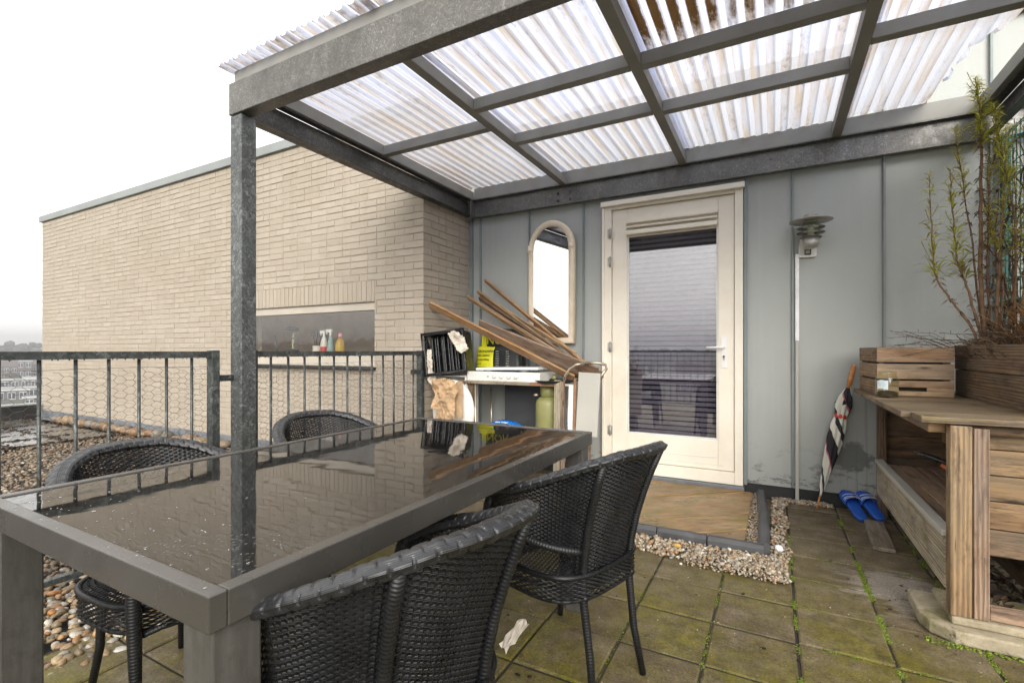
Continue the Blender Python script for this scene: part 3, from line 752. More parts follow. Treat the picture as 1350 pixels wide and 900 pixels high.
mb = MB(); mb.bb(BX + .003, BX + .04, CY - .035, CY - .002, .1, 2.42); Q_(mb.build('corner_strip', 'seam', bevel=.002))
mb = MB(); mb.bb(DX1 + .004, DX1 + .028, CY - .03, CY - .002, .085, 2.4); Q_(mb.build('side_strip', 'seam', bevel=.002))
mb = MB(); mb.bb(BX - .02, 5.52, CY - .045, CY + .16, WT, WT + .055); Q_(mb.build('coping', 'beam_dark', bevel=.004))
mb = MB(); mb.bb(BX + .03, 5.4, CY + .13, 9, WT - .2, WT - .1); Q_(mb.build('roof', 'plinth'))
mb = MB(); mb.bb(-1.6, .1, CY + .13, CY + 1.2, -.02, .02); mb.bb(-1.6, .1, CY + 1.2, CY + 1.25, -.02, 2.5); mb.bb(-1.65, -1.6, CY + .13, CY + 1.25, 0, 2.5); mb.bb(.1, .15, CY + .13, CY + 1.25, 0, 2.5); mb.bb(-1.65, .15, CY + .13, CY + 1.25, 2.5, 2.55)
Q_(mb.build('dark_box', 'dark'))  # added closed black box behind the door, keeps light out
# door: part of the building, frame/leaf/pane/handle/hinge/blind as sub-parts
mb = MB(); LX0, LX1, LZ0, LZ1 = -1.226, -.262, .172, 2.305; GX0, GX1, GZ0, GZ1 = -1.097, -.380, .40, 2.06; VZ = 2.20
ly = CY - .015
mb.bb(LX0 + .003, GX0, ly, ly + .045, LZ0, LZ1 - .003); mb.bb(GX1, LX1 - .003, ly, ly + .045, LZ0, LZ1 - .003)
mb.bb(GX0 + .0005, GX1 - .0005, ly + .0005, ly + .045, LZ0, GZ0); mb.bb(GX0 + .0005, GX1 - .0005, ly + .0005, ly + .045, VZ, LZ1 - .0035)
door = Q_(mb.build('door', 'cream', bevel=.003))
def D_(o): o.parent = door; o.matrix_parent_inverse = Matrix.Identity(4); return o
mb = MB(); fy0 = CY - .04
mb.bb(DX0, LX0, fy0, CY + .06, DZ0, DZ1); mb.bb(LX1, DX1, fy0, CY + .06, DZ0, DZ1); mb.bb(LX0 + .0005, LX1 - .0005, fy0 + .0005, CY + .06, LZ1, DZ1 - .0005); mb.bb(LX0 + .0005, LX1 - .0005, fy0 + .0005, CY + .06, DZ0 + .0005, LZ0 - .004)
mb.bb(DX0 - .02, DX1 + .012, fy0 - .03, fy0 - .001, DZ1 - .03, DZ1 + .012)
mb.bb(DX0 - .014, DX0 + .006, fy0 - .012, CY - .002, DZ0, DZ1 - .032)
D_(mb.build('frame', 'cream', bevel=.003))
mb = MB(); mb.bb(DX0 + .0, DX1 + .01, CY - .06, CY + .01, .0, DZ0 - .003); D_(mb.build('threshold', 'lead', bevel=.006))
mb = MB()     # glazing beads
for x0, x1, z0, z1 in ((GX0, GX0 + .014, GZ0, GZ1), (GX1 - .014, GX1, GZ0, GZ1), (GX0 + .0145, GX1 - .0145, GZ0, GZ0 + .014)): mb.bb(x0, x1, ly + .008, ly + .03, z0, z1)
mb.bb(GX0 + .01, GX1 - .01, ly - .004, ly + .012, .262, .268); mb.bb(GX0 - .05, GX1 + .04, ly - .003, ly + .012, .205, .209)
D_(mb.build('bead', 'offwhite', bevel=.002))
mb = MB(); mb.bb(GX0 + .012, GX1 - .012, ly + .020, ly + .026, GZ0 + .013, GZ1 - .001); D_(mb.build('pane', 'doorglass'))
mb = MB(); mb.bb(GX0 + .001, GX1 - .001, ly + .012, ly + .05, GZ1, VZ); mb.box(((GX0 + GX1) / 2, ly - .012, GZ1 + .085), (GX1 - GX0 - .006, .06, .012), Matrix.Rotation(R(25), 3, 'X')); mb.box(((GX0 + GX1) / 2, ly - .018, GZ1 + .03), (GX1 - GX0 - .006, .05, .035)); mb.bb(GX0, GX1, ly - .03, ly + .012, VZ - .03, VZ - .005)
D_(mb.build('vent_grille', 'cream', bevel=.004))
mb = MB(); z = GZ0 - .02
while z < GZ1 + .02:
    mb.box(((GX0 + GX1) / 2, ly + .062, z), (GX1 - GX0 + .04, .034, .0014), Matrix.Rotation(R(50), 3, 'X')); z += .041
for x in (GX0 + .12, GX1 - .12): mb.bb(x, x + .002, ly + .055, ly + .057, GZ0 - .02, GZ1 + .02)
D_(mb.build('blind', 'blind'))
mb = MB(); mb.bb(-.358, -.318, ly - .008, ly - .0005, .965, 1.215)
for z in (.985, 1.2): mb.lathe([(.004, 0), (.004, .003)], 8, (-.338, ly - .008, z), Matrix.Rotation(R(90), 3, 'X'))
D_(mb.build('handle_plate', 'white', bevel=.002))
mb = MB(); mb.tube([(-.338, ly - .004, 1.125), (-.338, ly - .05, 1.125), (-.345, ly - .055, 1.125), (-.46, ly - .055, 1.124)], .0085, 8, sq=1.1); D_(mb.build('handle', 'white', bevel=0))
mb = MB(); mb.lathe([(.008, 0), (.008, .012)], 12, (-.338, ly - .008, 1.055), Matrix.Rotation(R(90), 3, 'X')); mb.bb(-.341, -.335, ly - .018, ly - .0085, 1.028, 1.05); D_(mb.build('keyhole', 'lampdark'))
for z in (.42, 1.13, 1.86, 2.1):
    mb = MB(); mb.tube([(LX0 - .008, fy0 - .006, z - .045), (LX0 - .008, fy0 - .006, z + .045)], .0075, 8); mb.bb(LX0 - .03, LX0 + .012, fy0 - .004, fy0 - .0005, z - .038, z + .038); D_(mb.build('hinge', 'steelgrey'))

# ================================================================== PERGOLA
pg = thing('pergola', 'galvanised steel pergola roofed with dirty corrugated plastic sheets', 'pergola', (-2.66, 1.7, 0))
def G_(o): o.parent = pg; o.matrix_parent_inverse = Matrix.Translation((2.66, -1.7, 0)); return o
mb = MB(); mb.bb(-2.712, -2.612, 1.66, 1.752, 0, 2.425)
G_(mb.build('post', 'post', bevel=.006))
mb = MB(); mb.bb(2.9, 3.0, 1.66, 1.752, 0, 2.425); G_(mb.build('post', 'post', bevel=.006))
mb = MB(); mb.bb(-2.72, 3.02, 1.655, 1.735, 2.43, 2.61); G_(mb.build('front_beam', 'beam', bevel=.005))
mb = MB(); mb.bb(-2.69, 3.02, 1.67, 1.72, 2.613, 2.68); G_(mb.build('front_purlin', 'rafter', bevel=.003))
def channel_y(x, side, y0, y1, z0, z1):
    b = MB(); b.bb(x, x + .008 * -side, y0, y1, z0, z1)
    w_ = .055
    a, c = sorted((x - side * .0085, x - side * -w_)) if False else sorted((x, x + side * w_))
    b.bb(a, c, y0, y1, z0 - .009, z0 - .0005); b.bb(a, c, y0, y1, z1 + .0005, z1 + .009); return b
b = channel_y(-2.665, 1, 1.74, 4.02, 2.43, 2.57); b.bb(-2.70, -2.664, 1.74, 4.02, 2.421, 2.43)
G_(b.build('side_beam', 'beam_dark', bevel=.003))
b = channel_y(1.195, -1, 1.74, 4.02, 2.43, 2.57); G_(b.build('side_beam', 'beam_dark', bevel=.003))
b = MB(); b.bb(-2.61, 3.0, 4.062, 4.075, 2.415, 2.575); b.bb(-2.61, 3.0, 4.022, 4.061, 2.405, 2.414); b.bb(-2.61, 3.0, 4.022, 4.061, 2.576, 2.585); b.bb(-2.628, -2.612, 3.99, 4.07, 2.40, 2.60)
G_(b.build('wall_beam', 'beam', bevel=.003))
for x in (-1.72, -1.60):
    for z in (2.455, 2.52):
        b = MB(); b.lathe([(.0115, 0), (.0115, .009), (.006, .012)], 6, (x, 4.061, z), Matrix.Rotation(R(90), 3, 'X'), smooth=False); G_(b.build('bolt', 'beam_dark'))
b = MB(); b.lathe([(.0115, 0), (.0115, .009)], 6, (-.02, 4.061, 2.52), Matrix.Rotation(R(90), 3, 'X'), smooth=False); G_(b.build('bolt', 'beam'))
# timber frame above the beams + rafters + purlins
b = MB(); b.bb(-2.60, 3., 4.03, 4.07, 2.587, 2.70); G_(b.build('rear_plate', 'rafter', bevel=.003))
b = MB(); b.bb(-2.655, -2.605, 1.74, 4.028, 2.582, 2.662); G_(b.build('side_plate', 'rafter', bevel=.003))
b = MB(); b.bb(1.115, 1.17, 1.74, 4.028, 2.582, 2.662); G_(b.build('side_plate', 'rafter', bevel=.003))
for x in (-1.66, -.64, .38, 1.9):
    b = MB(); b.bb(x - .026, x + .032, 1.737, 4.029, 2.582, 2.652); G_(b.build('rafter', 'rafter', bevel=.003))
for x0, x1, y in ((-2.604, -1.687, 2.80), (-1.627, -.667, 2.545), (-1.627, -.667, 3.09), (-.607, .353, 2.565), (-.607, .353, 3.12), (.413, 1.114, 2.875), (1.171, 1.873, 2.6)):
    b = MB(); b.bb(x0, x1, y - .03, y + .028, 2.583, 2.651); G_(b.build('purlin', 'rafter', bevel=.003))
# corrugated sheets
PIT = .079
def sheet(x0, x1, y0, y1, zb, dirt, tear=None, ny=26):
    b = MB(); prof = [(0, 0), (.22, 0), (.36, 1), (.64, 1), (.78, 0)]
    xs = []; i = 0
    while True:
        done = False
        for u, h in prof:
            x = x0 + (i + u) * PIT
            if x > x1: done = True; break
            xs.append((x, h))
        if done: break
        i += 1
    ys = [y0 + (y1 - y0) * k / ny for k in range(ny + 1)]
    off = random.uniform(0, 50)
    vs = []; gs = []; b.cr = (dirt, 0, 0)
    for x, h in xs:
        sagw = .004 * math.sin(x * 3 + off)
        for y in ys:
            xx = min(x, tear(y)) if tear else x
            vs.append((xx, y, zb + h * .019 + .002 * math.sin(y * 5 + x * 9 + off) + (y - 1.6) * .004)); gs.append((x + off, y, h))
    n_ = ny + 1; fs = []
    for i in range(len(xs) - 1):
        for j in range(ny):
            xm = xs[i][0]; ym = ys[j]
            if tear and xm > tear(ym) and xm > tear(ys[j + 1]): continue
            fs.append((i * n_ + j, (i + 1) * n_ + j, (i + 1) * n_ + j + 1, i * n_ + j + 1))
    b.add(vs, fs, gs)
    return G_(b.build('roof_sheet', 'sheet'))
sheet(-2.73, -1.60, 1.60, 4.04, 2.683, .25)
sheet(-1.66, -.57, 1.59, 4.05, 2.688, .30)
sheet(-.65, .46, 1.60, 4.04, 2.683, .95)
sheet(.38, 1.9, 1.59, 4.05, 2.690, .55, lambda y: (9 if y < 3.05 else (1.10 - (y - 3.05) * .48 if y < 3.4 else .92 - (y - 3.4) * .07) + .012 * math.sin(y * 31) + .006 * math.sin(y * 83)), 110)
sheet(1.84, 3.0, 1.6, 4.04, 2.684, .3)
for x in np.arange(-2.55, 1.0, .395):
    for y in (1.695,):
        b = MB(); b.lathe([(.011, 0), (.008, .006), (.004, .009)], 8, (x, y, 2.705)); G_(b.build('roof_screw', 'beam_dark'))
# ================================================================== RAILINGS
def hexwire(y0, y1, z0, z1, x, r=.0009, b=.022, s_=.0165, h=.033):
    mbw = MB(); ni = int((y1 - y0) / (b + s_)) + 1; nj = int((z1 - z0) / h) + 1; J = {}
    def pt(y, z):
        k = (round(y, 3), round(z, 3))
        if k not in J: J[k] = (x + random.uniform(-.004, .004), y + random.uniform(-.0032, .0032), z + random.uniform(-.0028, .0028) + .006 * math.sin(y * 6))
        return J[k]
    def seg(a, c):
        if a[1] > y1 or c[1] > y1 or a[1] < y0 or c[1] < y0: return
        mbw.tube([a, c], r, 3, cap=False)
    for i in range(ni):
        for j in range(nj):
            cy = y0 + i * (b + s_); cz = z0 + (j + .5 * (i % 2)) * h
            p1 = pt(cy - b / 2, cz + h / 2); p2 = pt(cy + b / 2, cz + h / 2); p3 = pt(cy + b / 2 + s_, cz); p4 = pt(cy + b / 2, cz - h / 2)
            seg(p1, p2); seg(p2, p3)
            if j > 0 or True: seg(p3, p4)
    zt = z1 + h / 2
    mbw.tube([(x, y0 + k * (y1 - y0) / 14, zt + random.uniform(-.006, .004)) for k in range(15)], r * 1.3, 3)
    return mbw
def railing_y(label, y0, y1, yb, x=-2.695, posts=(1, 1), wire=True):
    t = thing('railing', label, 'railing', (x, y0, 0), 0, 'steel railings round the terrace')
    def T(b, n, m='rail', bev=.002): o = b.build(n, m, None, bev); o.parent = t; o.matrix_parent_inverse = Matrix.Translation((-x, -y0, 0)); return o
    b = MB(); b.bb(x - .024, x + .024, y0 + .001, y1 - .001, 1.062, 1.096)
    for k in range(int((y1 - y0) / .03)): 
        if random.random() < .75: b.lathe([(.001, -.006), (.0035, -.003), (.003, 0)], 5, (x + .02, y0 + k * .03 + random.uniform(0, .02), 1.062))
    T(b, 'top_rail'); b = MB(); b.bb(x - .02, x + .02, y0 + .001, y1 - .001, .11, .135); T(b, 'bottom_rail')
    if posts[0]: b = MB(); b.bb(x - .026, x + .026, y0 - .042, y0, 0, 1.101); T(b, 'post')
    if posts[1]: b = MB(); b.bb(x - .026, x + .026, y1, y1 + .042, 0, 1.101); T(b, 'post')
    y = yb
    while y < y1 - .03:
        b = MB(); b.tube([(x, y, .136), (x, y, 1.061)], .0075, 8); T(b, 'bar', bev=0); y += .1205
    if wire: o = T(hexwire(y0 + .005, y1 - .01, .15, 1.0, x + .012), 'wire_mesh', 'wire', 0)
    return t
t = railing_y('steel railing with vertical bars and chicken wire left of the steel post', -1.0, 1.535, -.966, posts=(0, 1))
b = MB(); b.bb(-2.69, -2.68, 1.577, 1.665, .93, .965); b.lathe([(.012, 0), (.012, .01)], 6, (-2.6795, 1.64, .948), Matrix.Rotation(R(90), 3, 'Y'), smooth=False); o = b.build('bracket', 'rail', None, .002); o.parent = t; o.matrix_parent_inverse = Matrix.Translation((2.695, 1.0, 0))
t = railing_y('short steel railing between the steel post and the brick corner', 1.80, 3.30, 1.90)
b = MB(); b.bb(-2.672, -2.664, 3.16, 3.29, .90, .94); o = b.build('bracket', 'rail', None, .002); o.parent = t; o.matrix_parent_inverse = Matrix.Translation((2.695, -1.8, 0))
# the railing behind the photographer (seen in the door glass)
t = thing('railing', 'steel railing along the front edge of the terrace, mirrored in the door glass', 'railing', (0, -1.2, 0), 0, 'steel railings round the terrace')
def T2(b, n): o = b.build(n, 'rail'); o.parent = t; o.matrix_parent_inverse = Matrix.Translation((0, 1.2, 0)); return o
b = MB(); b.bb(-2.72, 4.5, -1.224, -1.176, 1.062, 1.096); T2(b, 'top_rail'); b = MB(); b.bb(-2.72, 4.5, -1.22, -1.18, .11, .135); T2(b, 'bottom_rail')
for k in range(59):
    b = MB(); b.tube([(-2.66 + k * .12, -1.2, .136), (-2.66 + k * .12, -1.2, 1.061)], .0075, 6); T2(b, 'bar')
for x in (-2.7, -.3, 2.1, 4.5): b = MB(); b.bb(x - .02, x + .02, -1.245, -1.2255, 0, 1.1); T2(b, 'post')

# ================================================================== TABLE
TR = R(-.6)
tb = thing('garden_table', 'dark metal garden table with a wet black glass top', 'table', (-1.1736, 1.210, 0), TR)
W2, L2, TZ = .475, .804, .750
b = MB()
fw = .028
for x0, x1, y0, y1 in ((-W2, W2, -L2, -L2 + fw), (-W2, W2, L2 - fw, L2), (-W2, -W2 + fw, -L2 + fw, L2 - fw), (W2 - fw, W2, -L2 + fw, L2 - fw)): 
    b.bb(x0, x1, y0, y1, TZ - .056, TZ)
b.build('frame', 'table_metal', tb, .0025)
b = MB(); b.bb(-W2 + fw, W2 - fw, -L2 + fw, L2 - fw, TZ - .012, TZ - .0035); b.build('glass_top', 'tabletop', tb)
b = MB()
for k in range(170):
    u = random.random(); x = random.uniform(-W2 + .005, W2 - .005); y = -L2 + .008 + abs(random.gauss(0, .10 if k % 3 else .26)); 
    if y > L2 - .04: continue
    onf = y < -L2 + fw or abs(x) > W2 - fw; z = TZ if onf else TZ - .0035
    r_ = random.uniform(.0006, .0022) * (1.4 if random.random() < .08 else 1); n0 = len(b.v)
    b.lathe([(r_, 0), (r_ * .93, r_ * .22), (r_ * .6, r_ * .42), (.0001, r_ * .5)], 9, (x, y, z), Matrix.Diagonal((random.uniform(.7, 1.5), random.uniform(.7, 1.5), 1)).to_3x3())
n = NT('water'); MT['water'] = n.done(n.n('MixShader', {0: n.math('ADD', .12, n.math('MULTIPLY', n.math('POWER', n.n('LayerWeight', {'Blend': .5}).outputs['Facing'], 2.), .8), True), 1: n.n('BsdfTransparent', {'Color': (.9, .9, .9)}), 2: n.n('BsdfGlossy', {'Color': (1, 1, 1), 'Roughness': .0})}))
o = b.build('water_drops', 'water'); o.location = (-1.1736, 1.210, .0005); o.rotation_euler = (0, 0, TR); tag(o, 'rain drops scattered over the near end of the tabletop', 'water drops', None, 'stuff')
for sx_ in (-1, 1):
    for sy in (-1, 1):
        b = MB(); cx, cy = sx_ * (W2 - .05), sy * (L2 - .05); b.bb(cx - .039, cx + .039, cy - .039, cy + .039, .0, TZ - .057)
        b.build('leg', 'table_leg', tb, .004)
# ================================================================== RATTAN CHAIRS
ZR = [(0, .79), (20, .785), (40, .76), (60, .72), (85, .668), (110, .63), (130, .60)]
def zr(phi):
    d = abs(math.degrees(phi))
    for (a, za), (c, zc) in zip(ZR, ZR[1:]):
        if d <= c:
            t_ = (d - a) / (c - a); return za + (zc - za) * t_
    return ZR[-1][1]
def shell(phi, z, out=0.):
    t_ = max(0, (z - .36) / .43)
    ax = .196 + .126 * t_ ** 1.7; ay = .228 + .072 * t_ ** 1.5
    c, s_ = math.cos(phi), math.sin(phi)
    if c < 0: ax = .20 + .05 * t_
    x, y = -ax * math.copysign(abs(c) ** .9, c), ay * math.copysign(abs(s_) ** .92, s_)
    n_ = Vector((x / (ax * ax), y / (ay * ay), 0)).normalized(); p = Vector((x, y, z)) + n_ * out
    return p, n_
def hoopz(phi):
    d = abs(math.degrees(phi)); return .484 + (.075 * max(0, (d - 31) / 99) ** 1.1 if d > 31 else 0)
def seatp(phi, inset=0):
    c, s_ = math.cos(phi), math.sin(phi); n_ = 3.2
    r_ = 1 / ((abs(c) / .206) ** n_ + (abs(s_) / .232) ** n_) ** (1 / n_) - inset
    return Vector((r_ * c, r_ * s_, 0))
def ribbon(b, pts, nors, w, th, ups=None):
    vs = []; gs = []; L = 0
    for i, (p, n_) in enumerate(zip(pts, nors)):
        if i: L += (p - pts[i - 1]).length
        u = Vector((0, 0, 1)) if ups is None else ups[i]
        for su, sn in ((-1, -.6), (-.55, 1), (.55, 1), (1, -.6)):
            vs.append(p + u * (w / 2 * su) + n_ * (th / 2 * sn)); gs.append((L, su * w / 2, 0))
    fs = []
    for i in range(len(pts) - 1):
        for k in range(4): fs.append((i * 4 + k, i * 4 + (k + 1) % 4, i * 4 + 4 + (k + 1) % 4, i * 4 + 4 + k))
    b.add(vs, fs, gs)
RAT = {}
def build_rattan():
    # ---- back shell
    b = MB(); DP = R(2.9); AMP = .0031; ph = R(130); K = int(ph / DP); sp = .0064
    z = .352; j = 0
    while z < .785:
        runs = []
        lim = K
        if z < .485: lim = int(R(38) / DP)
        ks = [k for k in range(-lim, lim + 1) if z < zr(k * DP) + .002]
        run = []
        for k in range(-lim, lim + 1):
            if z < zr(k * DP) + .002 and (z < .48 or abs(k * DP) < R(38) or z > hoopz(k * DP)): run.append(k)
            else:
                if len(run) > 1: runs.append(run)
                run = []
        if len(run) > 1: runs.append(run)
        for run in runs:
            P, N = [], []
            for k in range(run[0] * 2, run[-1] * 2 + 1):
                a = k * DP / 2; o_ = AMP * (1 if (k // 2 + j) % 2 else -1) if k % 2 == 0 else 0
                p, n_ = shell(a, z, o_); p.z += random.uniform(-.0006, .0006); P.append(p); N.append(n_)
            ribbon(b, P, N, .0062, .0018)
        z += sp; j += 1
    for k in range(-K, K + 1):
        a = k * DP; z0 = .35 if abs(a) < R(38) else hoopz(a); z1 = zr(a)
        if z1 - z0 < .03: continue
        P, N, U = [], [], []
        for i in range(9):
            p, n_ = shell(a, z0 + (z1 - z0) * i / 8); P.append(p); N.append(n_)
            t2 = shell(a + .02, p.z)[0] - shell(a - .02, p.z)[0]; U.append(t2.normalized())
        ribbon(b, P, N, .0052, .0018, U)
    RAT['backrest'] = b.mesh('backrest', 'ratt')
    # ---- seat with skirt
    b = MB(); j = 0; x = -.205
    while x < .207:
        ymax = .226 * max(0, 1 - abs(x / .212) ** 3.2) ** (1 / 3.2)
        n_ = max(2, int(2 * ymax / .0175)); P, N, U = [], [], []
        for k in range(2 * n_ + 1):
            y = -ymax + ymax * 2 * k / (2 * n_); q = int(round((y + .3) / .0175))
            o_ = (.003 if (k // 2 + j) % 2 else -.003) if k % 2 == 0 else 0
            P.append(Vector((x, y, .412 + o_ - .012 * (1 - (y / .23) ** 2) * (1 - (x / .22) ** 2)))); N.append(Vector((0, 0, 1))); U.append(Vector((1, 0, 0)))
        ribbon(b, P, N, .0068, .0022, U); x += .0074; j += 1
    for k in range(-12, 13):
        y = k * .0175; xm = .206 * max(0, 1 - abs(y / .228) ** 3.2) ** (1 / 3.2)
        P = [Vector((-xm + 2 * xm * i / 8, y, .411 - .012 * (1 - (y / .23) ** 2) * (1 - ((-xm + 2 * xm * i / 8) / .22) ** 2))) for i in range(9)]
        ribbon(b, P, [Vector((0, 0, 1))] * 9, .006, .0022, [Vector((0, 1, 0))] * 9)
    M_ = 104; z = .340; j = 0
    while z < .408:
        P, N = [], []
        for k in range(2 * M_ + 1):
            a = PI * k / M_; p = seatp(a); n_ = p.normalized(); o_ = (.003 if (k // 2 + j) % 2 else -.003) if k % 2 == 0 else 0
            P.append(p + n_ * o_ + Vector((0, 0, z))); N.append(n_)
        ribbon(b, P, N, .0058, .0018); z += .0064; j += 1
    b.tube([seatp(2 * PI * k / 72) + Vector((0, 0, .409)) for k in range(72)], .009, 8, closed=True)
    b.tube([seatp(2 * PI * k / 72, .004) + Vector((0, 0, .336)) for k in range(72)], .007, 6, closed=True)
    RAT['seat'] = b.mesh('seat', 'ratt')
    # ---- braided rim
    b = MB(); n_ = 560; m_ = 24; ph2 = R(131); vs = []; gs = []; L = 0; prev = None
    for i in range(n_ + 1):
        a = -ph2 + 2 * ph2 * i / n_; p, nn_ = shell(a, zr(a), .004); p.z += .004
        if prev is not None: L += (p - prev).length
        prev = p
        up = Vector((0, 0, 1)) + nn_ * .25; up.normalize(); sd = up.cross(Vector((0, 0, 1)).cross(nn_)).normalized()
        for k in range(m_):
            th = 2 * PI * k / m_; band = int(k / 4); kk = (k % 4) / 3; cell = math.floor(L / .034 + (band % 2) * .5)
            fr = (L / .034 + (band % 2) * .5) % 1; bump_ = .0042 * min(1, 9 * min(fr, 1 - fr)) * (1 if 0 < kk < 1 else .45) * (.75 + .25 * math.sin(PI * fr))
            r1 = .024 + bump_; r2 = .0145 + bump_
            vs.append(p + nn_ * (r1 * math.cos(th)) + up * (r2 * math.sin(th))); gs.append((L, th * .014, 0))
    fs = [(i * m_ + k, i * m_ + (k + 1) % m_, (i + 1) * m_ + (k + 1) % m_, (i + 1) * m_ + k) for i in range(n_) for k in range(m_)] + [tuple(range(m_)), tuple(n_ * m_ + k for k in range(m_))]
    b.add(vs, fs, gs, smooth=False); RAT['rim'] = b.mesh('rim', 'rim')
    for side in (-1, 1):
        b = MB(); a = side * R(31); P = []
        for z in (.77, .70, .62, .54, .46, .40, .34): P.append(shell(a, z, .013)[0])
        P.append(Vector((-.205, side * .125, .16))); P.append(Vector((-.232, side * .140, 0)))
        b.tube(P, .0125, 10, rs=[.013] * 7 + [.0125, .011]); RAT['rear%d' % side] = b.mesh('leg', 'tube')
        b = MB(); a = side * R(130); p0 = shell(a, .60)[0]
        P = [p0 + Vector((0, 0, .005)), Vector((p0.x + .02, p0.y, .56)), Vector((.175, side * .222, .45)), Vector((.18, side * .222, .34)), Vector((.195, side * .225, .15)), Vector((.205, side * .228, 0))]
        b.tube(P, .015, 12, rs=[.019, .019, .018, .0175, .0125, .011]); RAT['front%d' % side] = b.mesh('leg', 'tube')
        b = MB(); P = [shell(side * R(31 + (130 - 31) * k / 14), hoopz(R(31 + (130 - 31) * k / 14)) - .004, .004)[0] for k in range(15)]
        b.tube(P, .0125, 10); RAT['arm%d' % side] = b.mesh('arm_rail', 'tube')
    b = MB()
    b.tube([(-.20, -.13, .338), (.18, -.2, .338)], .009, 8); b.tube([(-.20, .13, .338), (.18, .2, .338)], .009, 8); b.tube([(.18, -.2, .338), (.18, .2, .338)], .009, 8)
    RAT['seat_frame'] = b.mesh('seat_frame', 'tube')
build_rattan()
def chair(label, x, y, back_deg):
    t = thing('rattan_chair', label, 'chair', (x, y, 0), R(back_deg + 180), 'black rattan chairs around the garden table')
    for k, nm in (('backrest', 'backrest'), ('seat', 'seat'), ('rim', 'rim'), ('rear-1', 'leg'), ('rear1', 'leg'), ('front-1', 'leg'), ('front1', 'leg'), ('arm-1', 'arm_rail'), ('arm1', 'arm_rail'), ('seat_frame', 'seat_frame')):
        link(nm, RAT[k], t)
    return t
chair('black rattan chair nearest the door, its back towards the paved floor', -.655, 1.60, -17)
chair('black rattan chair in the foreground, pushed under the near right side of the table', -.745, .775, -10)
chair('black rattan chair at the near left of the table with its seat under the tabletop', -1.70, .875, 183).scale = (1, 1, .965)
chair('black rattan chair on the railing side of the table, beyond the steel post', -1.84, 1.70, 172).scale = (1, 1, .965)
# paper scrap under the far chair
b = MB(); gx, gy = 7, 5; vs = []
for i in range(gx):
    for j in range(gy):
        vs.append((i * .016 - .05 + random.uniform(-.004, .004), (j - 2) * .013 + random.uniform(-.004, .004), .004 + .012 * abs(math.sin(i * 1.7 + j * 2.1)) + i * .012))
b.add(vs, [(i * gy + j, (i + 1) * gy + j, (i + 1) * gy + j + 1, i * gy + j + 1) for i in range(gx - 1) for j in range(gy - 1)])
o = b.build('paper_scrap', 'palepaper'); o.location = (-.845, 1.585, .003); o.rotation_euler = (0, 0, R(60)); s_ = o.modifiers.new('s', 'SOLIDIFY'); s_.thickness = .001
tag(o, 'crumpled grey paper scrap by the chair leg under the table', 'paper')

# ================================================================== DOORSTEP
ds = thing('door_step', 'worn wooden doorstep of diagonal planks edged with dark rubber kerb', 'doorstep', (-.7, 3.4, 0))
def S_(o): o.parent = ds; o.matrix_parent_inverse = Matrix.Translation((.7, -3.4, 0)); return o
KX0, KX1, KY0 = -1.62, -.095, 2.955
ang = R(38); d_ = Vector((math.cos(ang), math.sin(ang))); n_ = Vector((-d_.y, d_.x)); w_ = .235; k = -3
b0 = Vector((-.80, 2.96))
for k in range(-6, 7):
    a = b0 + n_ * (k * w_ + .003); c = b0 + n_ * ((k + 1) * w_ - .003)
    poly = clip([tuple(a - d_ * 3), tuple(a + d_ * 3), tuple(c + d_ * 3), tuple(c - d_ * 3)], KX0, KX1 - .045, KY0 + .012, 4.035)
    if len(poly) < 3: continue
    b = MB(); b.prism(poly, .002, .045 + random.uniform(-.004, .004), ang); S_(b.build('plank', 'wood_step', bevel=.004))
def kerbseg(a, c, h=.062, w=.055):
    b = MB(); a = Vector((*a, 0)); c = Vector((*c, 0)); d = (c - a); L = d.length; d.normalize(); s2 = Vector((-d.y, d.x, 0))
    prof = [(-w / 2, 0), (-w / 2, h * .7), (-w / 2 + .012, h * .94), (-w / 4, h), (w / 4, h), (w / 2 - .012, h * .94), (w / 2, h * .7), (w / 2, 0)]
    vs = []; N_ = 8
    for i in range(N_ + 1):
        for u, z in prof: vs.append(a + d * (L * i / N_) + s2 * (u + random.uniform(-.001, .001)) + Vector((0, 0, z + random.uniform(-.001, .001))))
    m_ = len(prof); b.add(vs, [(i * m_ + k, i * m_ + k + 1, (i + 1) * m_ + k + 1, (i + 1) * m_ + k) for i in range(N_) for k in range(m_ - 1)] + [tuple(range(m_)), tuple(N_ * m_ + k for k in range(m_))])
    S_(b.build('kerb', 'kerb'))
y_ = 2.925
kerbseg((-.045, y_), (-.325, y_)); kerbseg((-.332, y_), (-.60, y_)); kerbseg((-.606, y_), (-.88, y_)); kerbseg((-.886, y_), (-1.16, y_)); kerbseg((-1.166, y_), (-1.44, y_))
kerbseg((-.045 - .002, y_ + .03), (-.055, 3.50), .064, .062); kerbseg((-.055, 3.505), (-.085, 4.04), .07, .062)
pts = []; sz = []
strew(1500, KX1 - .075, KX1 + .03, 2.96, 4.03, (.002, .0065), .034, lambda x, y: x > KX1 - .055 + .02 * rng.normal(), .3)
strew(260, -.9, -.2, 2.955, 2.99, (.003, .008), .03)
tag(pebbles('fine_grit', pts, sz, 'pebble_pale', 1, .7, .15), 'fine pale grit between the doorstep planks and the kerb', 'grit', None, 'stuff')
pts = []; sz = []
strew(1500, -1.6, .03, 2.66, 2.895, (.008, .017), 0, lambda x, y: y > 2.665 + .02 * math.sin(x * 17) - (x + .8) * .03, .8)
strew(900, -.012, .085, 2.62, 4.08, (.006, .014), 0, lambda x, y: x < .07 + .015 * math.sin(y * 13), .7)
strew(1800, -.42, .06, 2.60, 2.89, (.004, .009), .0, lambda x, y: x > -.38 + rng.normal(0, .08), 1.1)
strew(500, 0.02, .36, 4.02, 4.10, (.008, .014), 0)
